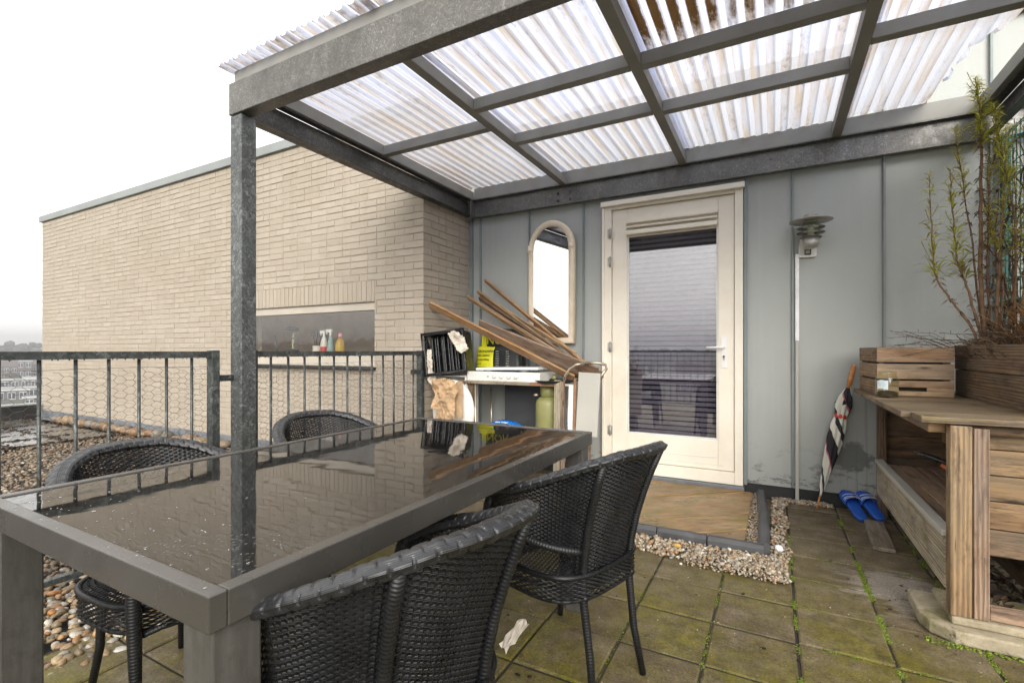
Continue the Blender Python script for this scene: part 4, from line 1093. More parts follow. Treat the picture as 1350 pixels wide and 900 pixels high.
tag(pebbles('gravel_edging', pts, sz, 'pebble_pale', 1, .65, .12), 'pale gravel filling the gap around the doorstep', 'gravel', None, 'stuff')
for k, (x, y, r_, m, lb) in enumerate(((-.47, 2.80, .021, 'yellow_plastic', 'round yellow pebble in the gravel before the doorstep'), (.025, 3.02, .026, 'white', 'white angular stone in the gravel right of the doorstep'))):
    o = pebbles('stone', [(0, 0, 0)], [r_], 'pebble', 2, .8, .08); o.data.materials[0] = MT['white'] if k else plain('ochre_stone', (.5, .3, .06), .5); o.location = (x, y, .02); tag(o, lb, 'stone')

# ================================================================== WALL THINGS
# mirror
mr = thing('wall_mirror', 'arched mirror in a cream moulded frame on the grey wall', 'mirror', (-1.785, CY - .055, 0), R(-5))
def arch(hw_, z0, zs, rz_, n=22):
    pts = [(-hw_, z0), (hw_, z0), (hw_, zs)]
    for k in range(1, n): a = PI * k / n; pts.append((hw_ * math.cos(a), zs + rz_ * math.sin(a)))
    pts.append((-hw_, zs)); return pts
out = arch(.236, 1.165, 2.02, .262); inn = arch(.186, 1.215, 2.02, .208)
b = MB(); N_ = len(out)
rings = [(out, .03), (out, -.004), ([(o_[0] * .72 + i_[0] * .28, o_[1] * .72 + i_[1] * .28) for o_, i_ in zip(out, inn)], -.016), ([(o_[0] * .4 + i_[0] * .6, o_[1] * .4 + i_[1] * .6) for o_, i_ in zip(out, inn)], -.008), (inn, -.012), (inn, .02)]
vs = [(p[0], dy, p[1]) for rg, dy in rings for p in rg]; fs = []
for i in range(len(rings) - 1):
    for k in range(N_): fs.append((i * N_ + k, i * N_ + (k + 1) % N_, (i + 1) * N_ + (k + 1) % N_, (i + 1) * N_ + k))
b.add(vs, fs, None, True)
for s2 in (-1, 1):
    for q, (dx, dz, r_) in enumerate(((.0, .0, .03), (.012, .03, .017), (-.006, -.028, .016))):
        b.lathe([(.001, -r_ * .6), (r_ * .8, -r_ * .35), (r_, 0), (r_ * .8, r_ * .35), (.001, r_ * .6)], 12, (s2 * (.213 + dx), -.01, 2.03 + dz), Matrix.Rotation(R(90), 3, 'X'))
MT['mirror_frame'] = plain('beige_mirror_frame', (.74, .63, .48), .42, 0, .1, 12, .1)
b.build('frame', 'mirror_frame', mr)
b = MB(); b.add([(p[0], .0, p[1]) for p in inn] + [(p[0], .02, p[1]) for p in inn], [tuple(range(N_))[::-1], tuple(range(N_, 2 * N_))]); b.build('mirror_glass', 'mirror', mr)
# wall lamp
lx, lyy = .2277, CY - .145
wl = thing('wall_lamp', 'steel wall lantern with louvre rings and a motion sensor', 'wall lamp', (lx, CY, 1.8))
def W_(b, n, m): o = b.build(n, m); o.parent = wl; o.matrix_parent_inverse = Matrix.Translation((-lx, -CY, -1.8)); return o
c = (lx, lyy, 0)
W_(L_([(.132, 1.998), (.133, 2.002), (.07, 2.022), (.045, 2.03), (.043, 2.042), (.02, 2.052), (.003, 2.054)], n=36, c=c), 'hood', 'steelgrey')
b = MB()
for z in (1.958, 1.924): b.lathe([(.056, z + .006), (.086, z - .004), (.086, z - .007), (.056, z + .001)], 30, c, cap=False)
b.lathe([(.05, 1.894), (.066, 1.888), (.066, 1.884), (.045, 1.884)], 30, c)
W_(b, 'louvre_ring', 'lampdark')
W_(L_([(.052, 1.888), (.052, 1.997)], n=24, c=c), 'lamp_glass', 'jarglass')
W_(L_([(.05, 1.883), (.046, 1.82), (.03, 1.812), (.006, 1.806)], n=24, c=c), 'lamp_base', 'steelgrey')
W_(L_([(.018, 1.89), (.022, 1.93), (.015, 1.97)], n=12, c=c), 'bulb', 'offwhite')
b = MB(); pl = [(-.048, -.06), (.048, -.06), (.055, -.05), (.055, .02), (.045, .075), (0, .10), (-.045, .075), (-.055, .02), (-.055, -.05)]
px_ = .215
b.add([(px_ + p[0], CY - .034, 1.83 + p[1]) for p in pl] + [(px_ + p[0], CY - .001, 1.83 + p[1]) for p in pl], [tuple(range(9))[::-1], tuple(range(9, 18))] + [(i, (i + 1) % 9, 9 + (i + 1) % 9, 9 + i) for i in range(9)])
b.bb(px_ - .012, px_ + .012, lyy + .04, CY - .034, 1.845, 1.87)
W_(b, 'back_plate', 'offwhite')
b = MB(); b.bb(px_ - .020, px_ + .020, CY - .05, CY - .0345, 1.785, 1.822); W_(b, 'motion_sensor', 'black'); b = MB(); b.bb(px_ - .014, px_ + .014, CY - .056, CY - .0505, 1.795, 1.818); W_(b, 'sensor_lens', 'steelgrey')
# conduit
b = MB(); b.bb(.138, .163, CY - .022, CY - .001, 1.17, 1.80); 
cd = thing('cable_conduit', 'thin white and grey cable conduit running up the wall to the lamp', 'conduit', (.15, CY, 0))
def C_(b, n, m): o = b.build(n, m, None, .003); o.parent = cd; o.matrix_parent_inverse = Matrix.Translation((-.15, -CY, 0)); return o
MT['white_plastic'] = plain('white_plastic', (.82, .81, .80), .3)
C_(b, 'upper_conduit', 'white_plastic'); b = MB(); b.bb(.139, .162, CY - .021, CY - .001, 0, 1.168); C_(b, 'lower_conduit', 'greypanel')
# umbrella
A, Bp = Vector((.262, 3.965, .0)), Vector((.488, 4.055, 1.0)); dv = (Bp - A); Lu = dv.length; q = dv.to_track_quat('Z', 'Y').to_matrix()
um = thing('umbrella', 'folded striped umbrella with an orange wooden handle leaning on the wall', 'umbrella', A)
b = MB(); b.lathe([(.003, 0), (.005, .02), (.007, .12)], 10, m=q); b.build('tip', 'handle_wood', um)
prof = [(.010, .10), (.020, .2), (.034, .35), (.044, .5), (.046, .60), (.034, .66), (.040, .70), (.046, .74), (.036, .80), (.014, .865)]
vs = []; gs = []; n_ = 48; ph0 = 0
pp = []
for i in range(len(prof) - 1):
    for s3 in range(5):
        f = s3 / 5; pp.append((prof[i][0] * (1 - f) + prof[i + 1][0] * f, prof[i][1] * (1 - f) + prof[i + 1][1] * f))
pp.append(prof[-1])
for r_, z in pp:
    for k in range(n_):
        a = 2 * PI * k / n_; rr = r_ * (1 + .13 * math.sin(8 * a + z * 14)); p = q @ Vector((rr * math.cos(a), rr * math.sin(a), z)); vs.append(p); gs.append((z * 1.5, k / n_, 0))
b = MB(); b.add(vs, [(i * n_ + k, i * n_ + (k + 1) % n_, (i + 1) * n_ + (k + 1) % n_, (i + 1) * n_ + k) for i in range(len(pp) - 1) for k in range(n_)], gs, True); b.build('canopy', 'umb', um)
b = MB(); b.lathe([(.037, .650), (.039, .66), (.038, .675), (.036, .68)], 20, m=q, cap=False); b.build('strap', 'red', um)
b = MB()
for s2, a0 in ((1, .3), (-1, 2.4), (1, 4)):
    p = q @ Vector((.035 * math.cos(a0), .035 * math.sin(a0), .73)); p2 = p + Vector((-.03 * s2, -.03, .03)); p3 = p + Vector((.01, -.02, .055)); b.add([p, p2, p3, (p + p3) / 2 + Vector((0, .012, 0))], [(0, 1, 2), (0, 2, 3), (0, 3, 1), (1, 3, 2)])
b.build('cloth_flap', 'black', um)
b = MB(); b.lathe([(.008, .85), (.010, .88), (.0155, .885), (.0165, .93), (.0165, .98), (.015, 1.015), (.008, 1.03)], 14, m=q); b.build('handle', 'handle_wood', um)
# slippers
def slipper(label, toe, heel, side):
    toe, heel = Vector(toe), Vector(heel); d = toe - heel; L = d.length
    t = thing('slipper', label, 'slipper', heel, 0, 'pair of blue bath slippers'); 
    X = d.normalized(); Y = Vector((0, 0, 1)).cross(X).normalized(); Z = X.cross(Y); M3 = Matrix((X, Y, Z)).transposed()
    prof = [(0, .022), (.04, .034), (.1, .033), (.15, .036), (.2, .044), (.24, .040), (.265, .022), (.275, .004)]
    outl = [(u * L / .275, w) for u, w in prof] + [(u * L / .275, -w * .92) for u, w in prof[::-1]]
    n_ = len(outl); b = MB()
    rings = [(1.0, 0), (1.04, .008), (1.0, .024), (.9, .026)]; vs = []
    for k_, z in rings:
        for u, w in outl: vs.append(M3 @ Vector((L / 2 + (u - L / 2) * (1 + (k_ - 1) * .5), w * k_, z)))
    b.add(vs, [(i * n_ + k, i * n_ + (k + 1) % n_, (i + 1) * n_ + (k + 1) % n_, (i + 1) * n_ + k) for i in range(3) for k in range(n_)] + [tuple(range(n_))[::-1], tuple(range(3 * n_, 4 * n_))], None, True)
    b.build('sole', 'blue', t, 0)
    b = MB(); vs = []; N1 = 12
    for th in (0, .005):
        for j in range(5):
            u = L * (.50 + .075 * j)
            for i in range(N1 + 1):
                a = PI * i / N1; w = .046 + th - abs(j - 2) * .001; h = (.05 + th) * (1 - .06 * j)
                vs.append(M3 @ Vector((u + .01 * math.sin(a), w * math.cos(a), .012 + h * math.sin(a) ** .7)))
    m_ = N1 + 1
    def id_(l, j, i): return l * 5 * m_ + j * m_ + i
    fs = []
    for j in range(4):
        for i in range(N1): fs += [(id_(0, j, i), id_(0, j, i + 1), id_(0, j + 1, i + 1), id_(0, j + 1, i)), (id_(1, j, i), id_(1, j + 1, i), id_(1, j + 1, i + 1), id_(1, j, i + 1))]
    for i in range(N1): fs += [(id_(0, 0, i), id_(1, 0, i), id_(1, 0, i + 1), id_(0, 0, i + 1)), (id_(0, 4, i), id_(0, 4, i + 1), id_(1, 4, i + 1), id_(1, 4, i))]
    b.add(vs, fs, None, True); st = b.build('strap', 'blue', t)
    b = MB()
    for u0 in (.54, .58, .66):
        P = [M3 @ Vector((L * u0 + .004 * math.sin(a_ * 3), .0525 * math.cos(a_), .012 + .0575 * max(0, math.sin(a_)) ** .7)) for a_ in [PI * k / 10 for k in range(1, 10)]]
        b.tube(P, .0017, 5)
    b.build('white_stripe', 'white', t)
slipper('blue slipper on the left of the pair, toe propped against the wall', (.425, 4.06, .115), (.505, 3.80, .004), 0)
slipper('blue slipper on the right of the pair, next to the bench', (.515, 4.065, .12), (.60, 3.83, .012), 1)
# ================================================================== POTTING BENCH
bn = thing('potting_bench', 'weathered wooden potting bench with open shelf and plank side', 'bench', (.9, 3.2, 0))
def B_(b, n, m, bev=.003): o = b.build(n, m, None, bev); o.parent = bn; o.matrix_parent_inverse = Matrix.Translation((-.9, -3.2, 0)); return o
TZ2 = .842
for k, (y0, y1) in enumerate(((2.44, 2.60), (2.604, 2.80), (2.805, 2.99), (2.994, 3.2), (3.205, 3.42), (3.425, 3.64), (3.645, 3.86), (3.864, 4.03))):
    b = MB(); x0 = .475 + random.uniform(-.006, .006) + (.03 if k == 0 else 0)
    b.box(((x0 + 1.35) / 2, (y0 + y1) / 2, TZ2 - .012 + random.uniform(-.001, .001)), (1.35 - x0, y1 - y0, .024)); B_(b, 'top_board', 'wood_bench')
b = MB(); b.bb(.545, .60, 2.5, 4.0, .775, TZ2 - .0255); B_(b, 'top_rail', 'wood_mid'); b = MB(); b.bb(.602, 1.3, 2.50, 2.545, .775, TZ2 - .0255); B_(b, 'top_rail', 'wood_dark')
b = MB(); b.bb(.598, .662, 2.440, 2.498, .085, .812, 2); B_(b, 'post', 'wood_plank'); b = MB(); b.bb(.666, .712, 2.443, 2.488, .085, .805, 2); B_(b, 'post', 'wood_grey')
b = MB(); b.bb(.60, .65, 3.93, 3.98, .0, .774, 2); B_(b, 'post', 'wood_dark'); b = MB(); b.bb(1.25, 1.31, 2.44, 2.5, .085, .81, 2); B_(b, 'post', 'wood_plank')
# sloping-looking side rail with a pale metal strip on it
b = MB(); b.bb(.594, .622, 2.499, 3.929, .165, .365, 1); B_(b, 'side_board', 'wood_pale'); b = MB(); b.bb(.585, .628, 2.499, 3.929, .367, .392, 1); B_(b, 'edge_strip', 'greypanel')
b = MB(); b.bb(.575, .70, 3.985, 4.06, .06, .12); B_(b, 'foot_block', 'wood_mid')
# lower shelf and back planks
for k in range(4): b = MB(); b.bb(.629 + k * .075, .70 + k * .075, 2.56, 3.92, .345, .365, 1); B_(b, 'shelf_board', 'wood_grey')
for k in range(5): b = MB(); b.bb(.655, .975, 3.985, 4.005, .12 + k * .142, .26 + k * .142); B_(b, 'back_plank', 'wood_dark')
# front planking (right of the posts)
for k, (z0, z1) in enumerate(((.300, .402), (.405, .512), (.515, .612), (.615, .712), (.715, .774))):
    b = MB(); b.bb(.665, 1.4, 2.548, 2.568, z0 + .001, z1); B_(b, 'front_plank', ['wood_planter', 'wood_mid', 'wood_plank', 'wood_plank', 'wood_plank'][k])
# the inner side: dark planks below the planter
for k in range(5): b = MB(); b.bb(.935, .955, 2.57, 3.98, .09 + k * .145, .232 + k * .145, 1); B_(b, 'inner_plank', 'wood_dark' if k < 3 else 'wood_plank')
b = MB(); b.bb(.715, 1.4, 2.452, 2.49, .088, .135); B_(b, 'foot_board', 'wood_grey')
# concrete slab
b = MB(); b.prism([(.515, 2.50), (.535, 2.44), (.60, 2.385), (1.5, 2.375), (1.5, 2.72), (.52, 2.72)], 0.001, .052); b.prism([(.60, 2.435), (1.5, 2.425), (1.5, 2.70), (.60, 2.70)], .053, .084)
o = b.build('concrete_slab', 'stoneblock', None, .008); tag(o, 'mossy concrete slab with a bevelled corner under the bench posts', 'slab')
b = MB(); b.box((0, 0, 0), (.10, .50, .022), None, 1); o = b.build('loose_board', 'wood_pale', None, .002); o.location = (.545, 3.55, .0125); o.rotation_euler = (0, 0, R(-3)); tag(o, 'short pale board lying on the pavers beside the bench', 'board')
pts = []; sz = []
mbl = MB()
for k in range(900):
    x, y = random.uniform(.70, 1.5), random.uniform(2.5, 3.6); leaves(mbl, [((x, y, .088 + random.uniform(0, .07) if y < 2.72 else random.uniform(.005, .09)), (random.uniform(-1, 1), random.uniform(-1, 1), random.uniform(-.3, .6)), random.uniform(.03, .07), random.uniform(.02, .04), random.random())])
tag(mbl.build('leaf_litter', 'litter'), 'dark wet fallen leaves heaped under the bench', 'leaves', None, 'stuff')
# pruning saw on the shelf
t = thing('pruning_knife', 'black tool with an orange grip lying inside the bench', 'tool', (.735, 3.10, .555))
b = MB(); b.tube([(-.09, .12, .02), (-.03, .06, .005), (.08, -.03, -.03)], .012, 8, rs=[.009, .014, .012]); b.build('handle', 'black', t)
b = MB(); b.tube([(.0, .03, -.02), (.05, -.01, -.055)], .012, 8); b.tube([(.05, -.01, -.055), (.09, -.03, -.11)], .010, 8); b.build('grip', 'orange_plastic', t)

# crate
cr = thing('wooden_crate', 'slatted wooden crate standing on the bench top beside the glass jar', 'crate', (.52, 3.43, TZ2 + .001), R(2))
cw, cd, chh = .34, .50, .275
for k, (z0, z1) in enumerate(((.005, .088), (.098, .182), (.192, .275))):
    b = MB()
    if k == 0:     # bottom slat with a hand slot
        b.bb(.0, cw, 0, .011, z0, .03); b.bb(.0, cw, 0, .011, .052, z1); b.bb(.0, .10, 0, .011, .0305, .0515); b.bb(.225, cw, 0, .011, .0305, .0515)
    else: b.bb(.0, cw, 0, .011, z0, z1)
    b.build('front_slat', 'wood_crate', cr, .002)
    b = MB(); b.bb(-.0, .011, .012, cd, z0, z1, 1); b.build('side_slat', 'wood_mid', cr, .002)
    b = MB(); b.bb(cw - .011, cw, .012, cd, z0, z1, 1); b.build('side_slat', 'wood_mid', cr, .002)
    b = MB(); b.bb(0, cw, cd + .001, cd + .011, z0, z1); b.build('back_slat', 'wood_crate', cr, .002)
for x in (.012, cw - .034):
    for y in (.012, cd - .022): b = MB(); b.bb(x, x + .022, y, y + .02, .005, chh - .004, 2); b.build('corner_post', 'wood_mid', cr, .002)
b = MB(); b.bb(0, cw, .0, cd + .011, .0, .0045); b.build('bottom', 'wood_mid', cr); b = MB(); b.bb(.035, cw - .035, .035, cd - .025, .0046, .24); b.build('soil', 'soil', cr)
# jar
jx, jy = .475 + .075, 3.335
jr = thing('glass_jar', 'cloudy glass jar with a torn pale label on the bench', 'jar', (jx, jy, TZ2 + .001))
b = MB(); b.lathe([(.045, 0), (.052, .006), (.053, .10), (.044, .118), (.041, .123), (.043, .127), (.043, .143), (.040, .144)], 26, cap=False); b.lathe([(.001, .002), (.045, .001)], 26, cap=False); b.build('jar_body', 'jarglass', jr)
b = MB(); b.lathe([(.048, .006), (.047, .028), (.03, .034), (.001, .036)], 20, cap=False); b.build('sediment', 'soil', jr)
MT['label_pale'] = plain('pale_blue_white_label', (.62, .72, .76), .5, 0, .25, 60)
b = MB(); vs = []
for i in range(8):
    a = R(-150 + i * 8)
    for z in (.045, .095): vs.append((.0545 * math.cos(a), .0545 * math.sin(a), z + random.uniform(-.004, .004)))
b.add(vs, [(i * 2, i * 2 + 2, i * 2 + 3, i * 2 + 1) for i in range(7)]); b.build('label', 'label_pale', jr)
# planter
pt = thing('planter_box', 'deep plank planter box full of tall dry weeds on the bench', 'planter', (.95, 3.2, TZ2 + .001))
def N_p(b, n, m, bev=.003): o = b.build(n, m, None, bev); o.parent = pt; o.matrix_parent_inverse = Matrix.Translation((-.95, -3.2, -TZ2 - .001)); return o
PZ = TZ2 + .001
b = MB(); b.bb(.923, .955, 2.60, 3.68, PZ, PZ + .148, 1); N_p(b, 'side_plank', 'wood_planter'); b = MB(); b.bb(.920, .955, 2.60, 3.68, PZ + .151, PZ + .285, 1); N_p(b, 'side_plank', 'wood_planter')
for x0, x1, y0, y1 in ((.956, 1.5, 2.60, 2.63), (.956, 1.5, 3.63, 3.66), (1.48, 1.5, 2.631, 3.629)):
    b = MB(); b.bb(x0, x1, y0, y1, PZ, PZ + .28); N_p(b, 'end_plank', 'wood_planter')
b = MB(); b.bb(.956, 1.479, 2.631, 3.629, PZ, PZ + .22); N_p(b, 'soil', 'soil', 0)

# ---- tall weeds
def weed(label, path, r0, leafz, nl, L0, spread, mat='leaf', drymat='leaf_dry', ndry=40, plume=True):
    base = Vector(path[0]); t = thing('tall_weed', label, 'plant', base, 0, 'tall weeds growing in the planter')
    # smooth path
    P = [Vector(p) for p in path]; S_ = []
    for i in range(len(P) - 1):
        for k in range(6):
            f = k / 6; a = P[max(i - 1, 0)]; b_ = P[i]; c = P[i + 1]; d = P[min(i + 2, len(P) - 1)]
            S_.append(.5 * ((2 * b_) + (c - a) * f + (2 * a - 5 * b_ + 4 * c - d) * f * f + (3 * b_ - a - 3 * c + d) * f ** 3))
    S_.append(P[-1]); S_ = [p - base + Vector((random.uniform(-.003, .003), random.uniform(-.003, .003), 0)) for p in S_]
    n_ = len(S_); b = MB(); b.tube(S_, r0, 6, rs=[r0 * (1 - .8 * i / (n_ - 1)) for i in range(n_)])
    for k in range(26):    # rough stubs
        i = random.randrange(n_ - 2); p = S_[i]; dr = Vector((random.uniform(-1, 1), random.uniform(-1, 1), random.uniform(-.2, .8))).normalized(); b.tube([p, p + dr * random.uniform(.01, .035)], .0012, 3)
    b.build('stem', 'stem', t)
    b = MB(); items = []
    brs = []          # side shoots towards the top
    for k in range(int(4 + nl / 40)):
        f = random.uniform(max(leafz, .45), .93); i = min(n_ - 2, int(f * (n_ - 1))); a = random.uniform(0, 2 * PI); p = S_[i]; L = random.uniform(.05, .17) * (1.15 - f * .7); d = Vector((math.cos(a), math.sin(a), random.uniform(.6, 1.8))).normalized()
        q = p + d * L * .5 + Vector((0, 0, L * .1)); e = p + d * L + Vector((0, 0, L * .35)); brs.append((p, q, e)); b.cr = (.15, 0, 0); b.tube([p, q, e], .0016, 3, cap=False)
    ph = random.uniform(0, 20)
    for k in range(int(nl * 1.7)):
        f = random.uniform(leafz, 1)
        if random.random() < .5 * (1 + math.sin(f * 31 + ph)) * .75: continue
        i = min(n_ - 2, int(f * (n_ - 1))); p = S_[i] + (S_[i + 1] - S_[i]) * random.random()
        a = random.uniform(0, 2 * PI); up_ = random.uniform(-.35, 1.3); d = Vector((math.cos(a), math.sin(a), up_))
        L = L0 * (1.15 - .6 * (f - leafz) / (1 - leafz)) * random.choice([.35, .6, .9, 1.2, 1.5])
        items.append((p, d, L, L * random.uniform(.05, .10) + .0015, random.random() * (1 if f > .75 else .8)))
    for p, q, e in brs:
        for k in range(22):
            t_ = random.random(); pt_ = p * (1 - t_) ** 2 + q * 2 * t_ * (1 - t_) + e * t_ * t_; a = random.uniform(0, 2 * PI)
            items.append((pt_, (math.cos(a), math.sin(a), random.uniform(-.2, 1.4)), random.uniform(.01, .038), .003, random.uniform(.2, 1)))
    leaves(b, items); b.build('leaves', mat, t)
    b = MB(); items = []
    for k in range(ndry):
        f = random.uniform(.03, leafz + .15); i = min(n_ - 2, int(f * (n_ - 1))); a = random.uniform(0, 2 * PI)
        items.append((S_[i], (math.cos(a), math.sin(a), random.uniform(-1.2, .1)), random.uniform(.02, .055), random.uniform(.004, .010), random.random()))
    leaves(b, items); b.build('dry_leaves', drymat, t)
    return t
zb = PZ + .2
weed('leaning weed furthest left over the crate, with a green feathery top', [(.965, 3.42, zb), (.93, 3.44, 1.22), (.86, 3.47, 1.36), (.80, 3.5, 1.50), (.785, 3.5, 1.62), (.775, 3.5, 1.84), (.768, 3.5, 2.08)], .0075, .50, 190, .07, .035)
weed('second leaning weed from the left, its green top bushier than the first', [(.985, 3.40, zb), (.955, 3.45, 1.24), (.92, 3.48, 1.45), (.885, 3.5, 1.60), (.87, 3.5, 1.82), (.855, 3.5, 2.10)], .0085, .45, 300, .075, .045)
weed('thickest brown upright weed stem, reaching above the steel wall beam', [(.99, 3.45, zb), (.978, 3.48, 1.5), (.982, 3.5, 1.85), (.985, 3.5, 2.2), (.975, 3.5, 2.42), (.96, 3.5, 2.58)], .012, .60, 300, .06, .045, ndry=160)
weed('upright weed just right of the thickest stem, yellow green at mid height', [(1.02, 3.42, zb), (1.03, 3.42, 1.5), (1.05, 3.42, 1.9), (1.06, 3.42, 2.25)], .009, .42, 260, .06, .04, ndry=120)
weed('thin weed stem bending outwards behind the thickest stem', [(1.0, 3.5, zb), (.97, 3.55, 1.6), (.94, 3.6, 2.0), (.90, 3.6, 2.36)], .006, .62, 200, .05, .05, ndry=60)
weed('tall weed at the right edge of the view with bright yellow green leaves', [(1.10, 3.38, zb), (1.115, 3.38, 1.5), (1.13, 3.36, 1.9), (1.14, 3.34, 2.3)], .009, .35, 320, .06, .05, ndry=120)
weed('weed nearest the camera in the planter, mostly rusty brown', [(1.08, 3.22, zb), (1.10, 3.2, 1.4), (1.12, 3.2, 1.7), (1.13, 3.2, 2.0)], .008, .6, 150, .055, .05, ndry=160, drymat='leaf_rust')
weed('short leaning weed between the two stems nearest the right edge', [(1.06, 3.45, zb), (1.09, 3.46, 1.35), (1.11, 3.46, 1.7), (1.10, 3.46, 2.05)], .007, .55, 150, .05, .04, ndry=120)
weed('thin rusty stem rising between the thickest weed and the trellis', [(1.03, 3.5, zb), (1.01, 3.5, 1.5), (1.02, 3.52, 1.8), (1.01, 3.5, 2.12)], .006, .5, 170, .05, .05, ndry=160, drymat='leaf_rust')
weed('crooked weed with dry brown tops behind the upright ones', [(1.06, 3.55, zb), (1.10, 3.6, 1.5), (1.05, 3.62, 1.9), (1.08, 3.6, 2.3)], .007, .55, 200, .055, .06, mat='leaf_dry', ndry=160)
weed('low weed with a broad yellow green tuft near the right edge', [(1.13, 3.3, zb), (1.12, 3.28, 1.35), (1.14, 3.26, 1.6), (1.12, 3.25, 1.85)], .006, .3, 260, .07, .06, ndry=60)
weed('tallest thin weed bending over the side beam at the right', [(1.08, 3.42, zb), (1.10, 3.44, 1.7), (1.06, 3.46, 2.1), (1.03, 3.5, 2.42)], .007, .55, 280, .065, .055, ndry=140)
# tangled dry grass at the foot of the weeds
mbt = MB()
for k in range(900):
    f = random.random(); x, y = random.uniform(.93, 1.2), random.uniform(3.0, 3.6); h = random.uniform(.03, .22) * (1.6 if x > 1.05 else 1)
    a = random.uniform(0, 2 * PI); d = Vector((math.cos(a) * .7, math.sin(a) * .5, random.uniform(.4, 1.4))).normalized(); p = Vector((x, y, zb)); mbt.cr = (random.random(), 0, 0)
    m_ = p + d * h * .6; e = p + d * h + Vector((0, 0, -.25 * h)); mbt.tube([p, m_, e], .0016, 3, cap=False)
for k in range(26):     # sprawling dry sprays over the crate
    p = Vector((.95, 3.5 + random.uniform(-.1, .1), zb + .02)); x = random.uniform(-.42, -.08); mbt.cr = (random.random(), 0, 0)
    e = p + Vector((x, random.uniform(-.05, .25), random.uniform(-.02, .16))); m_ = (p + e) / 2 + Vector((0, 0, random.uniform(.0, .07))); mbt.tube([p, m_, e], .0014, 3, cap=False)
    its = [((m_ * (1 - f) + e * f), (random.uniform(-1, 1), random.uniform(-1, 1), random.uniform(-.5, .8)), random.uniform(.012, .04), .003, random.random()) for f in np.linspace(0, 1, 7)]
    leaves(mbt, its)
tag(mbt.build('dry_grass', 'leaf_dry'), 'tangle of dry brown grass at the foot of the weeds', 'grass', None, 'stuff')
mbt = MB()
for k in range(330):
    x, y = random.uniform(1.06, 1.25), random.uniform(3.0, 3.5); h = random.uniform(.1, .38); a = random.uniform(0, 2 * PI)
    d = Vector((math.cos(a) * .5, math.sin(a) * .4, random.uniform(.7, 1.4))).normalized(); p = Vector((x, y, zb)); mbt.cr = (random.random(), 0, 0); mbt.tube([p, p + d * h * .6, p + d * h + Vector((random.uniform(-.04, .04), 0, -.05))], .002, 3, cap=False)
    leaves(mbt, [(p + d * h * random.random(), (random.uniform(-1, 1), random.uniform(-1, 1), .4), random.uniform(.02, .05), .006, random.random()) for _ in range(3)])
tag(mbt.build('rusty_fern', 'leaf_rust'), 'rust coloured dried ferns in the planter at the right edge', 'fern', None, 'stuff')

# trellis with climber
tr = thing('mesh_trellis', 'green wire mesh trellis closing the right side of the pergola', 'trellis', (1.235, 3.0, 1.1))
def Z_(b, n, m): o = b.build(n, m); o.parent = tr; o.matrix_parent_inverse = Matrix.Translation((-1.235, -3, -1.1)); return o
b = MB()
for k in range(42): b.tube([(1.235, 2.0 + k * .05, 1.10), (1.235, 2.0 + k * .05, 2.42)], .003, 5)
Z_(b, 'vertical_wires', 'green_wire'); b = MB()
for z in (1.12, 1.32, 1.52, 1.72, 1.92, 2.12, 2.32, 2.40):
    for dx in (-.006, .006): b.tube([(1.235 + dx, 2.0, z), (1.235 + dx, 4.06, z)], .0035, 5)
Z_(b, 'horizontal_wires', 'green_wire')
b = MB(); b.bb(1.225, 1.26, 2.0, 4.06, 1.37, 1.40); b.bb(1.23, 1.27, 4.03, 4.065, 1.1, 2.42); b.bb(1.22, 1.26, 1.96, 2.0, .0, 2.42); Z_(b, 'trellis_frame', 'green_wire')
cl = thing('climbing_plant', 'bare twining climber with sparse leaves growing over the green trellis', 'plant', (1.22, 3.3, 1.1))
b = MB(); bl = MB()
for k in range(85):
    y = random.uniform(2.3, 4.0); z = random.uniform(1.0, 1.7); p = Vector((1.215, y, z)); P = [p]; d = Vector((0, random.uniform(-.5, .5), 1)).normalized()
    for i in range(random.randint(8, 20)):
        d = (d + Vector((random.uniform(-.25, .2), random.uniform(-.7, .7), random.uniform(-.25, .45)))).normalized(); p = p + d * .055; p.x = min(1.25, max(1.15, p.x)); 
        if p.z > 2.42: break
        P.append(p.copy())
        if random.random() < .55: leaves(bl, [(p, (random.uniform(-1, .3), random.uniform(-1, 1), random.uniform(-.6, .5)), random.uniform(.02, .045), random.uniform(.008, .018), random.random())])
    if len(P) > 2: b.tube(P, random.uniform(.0015, .0045), 4)
for n_, m_, bb_ in (('stems', 'twig', b), ('leaves', 'leaf_dry', bl)):
    o = bb_.build(n_, m_); o.parent = cl; o.matrix_parent_inverse = Matrix.Translation((-1.22, -3.3, -1.1))
b = MB()
for k in range(700):
    leaves(b, [((random.uniform(1.17, 1.24), random.uniform(2.5, 4.0), random.uniform(1.3, 2.4)), (random.uniform(-1, .3), random.uniform(-1, 1), random.uniform(-.4, .7)), random.uniform(.02, .04), .008, random.random())])
o = b.build('green_leaves', 'leaf'); o.parent = cl; o.matrix_parent_inverse = Matrix.Translation((-1.22, -3.3, -1.1))

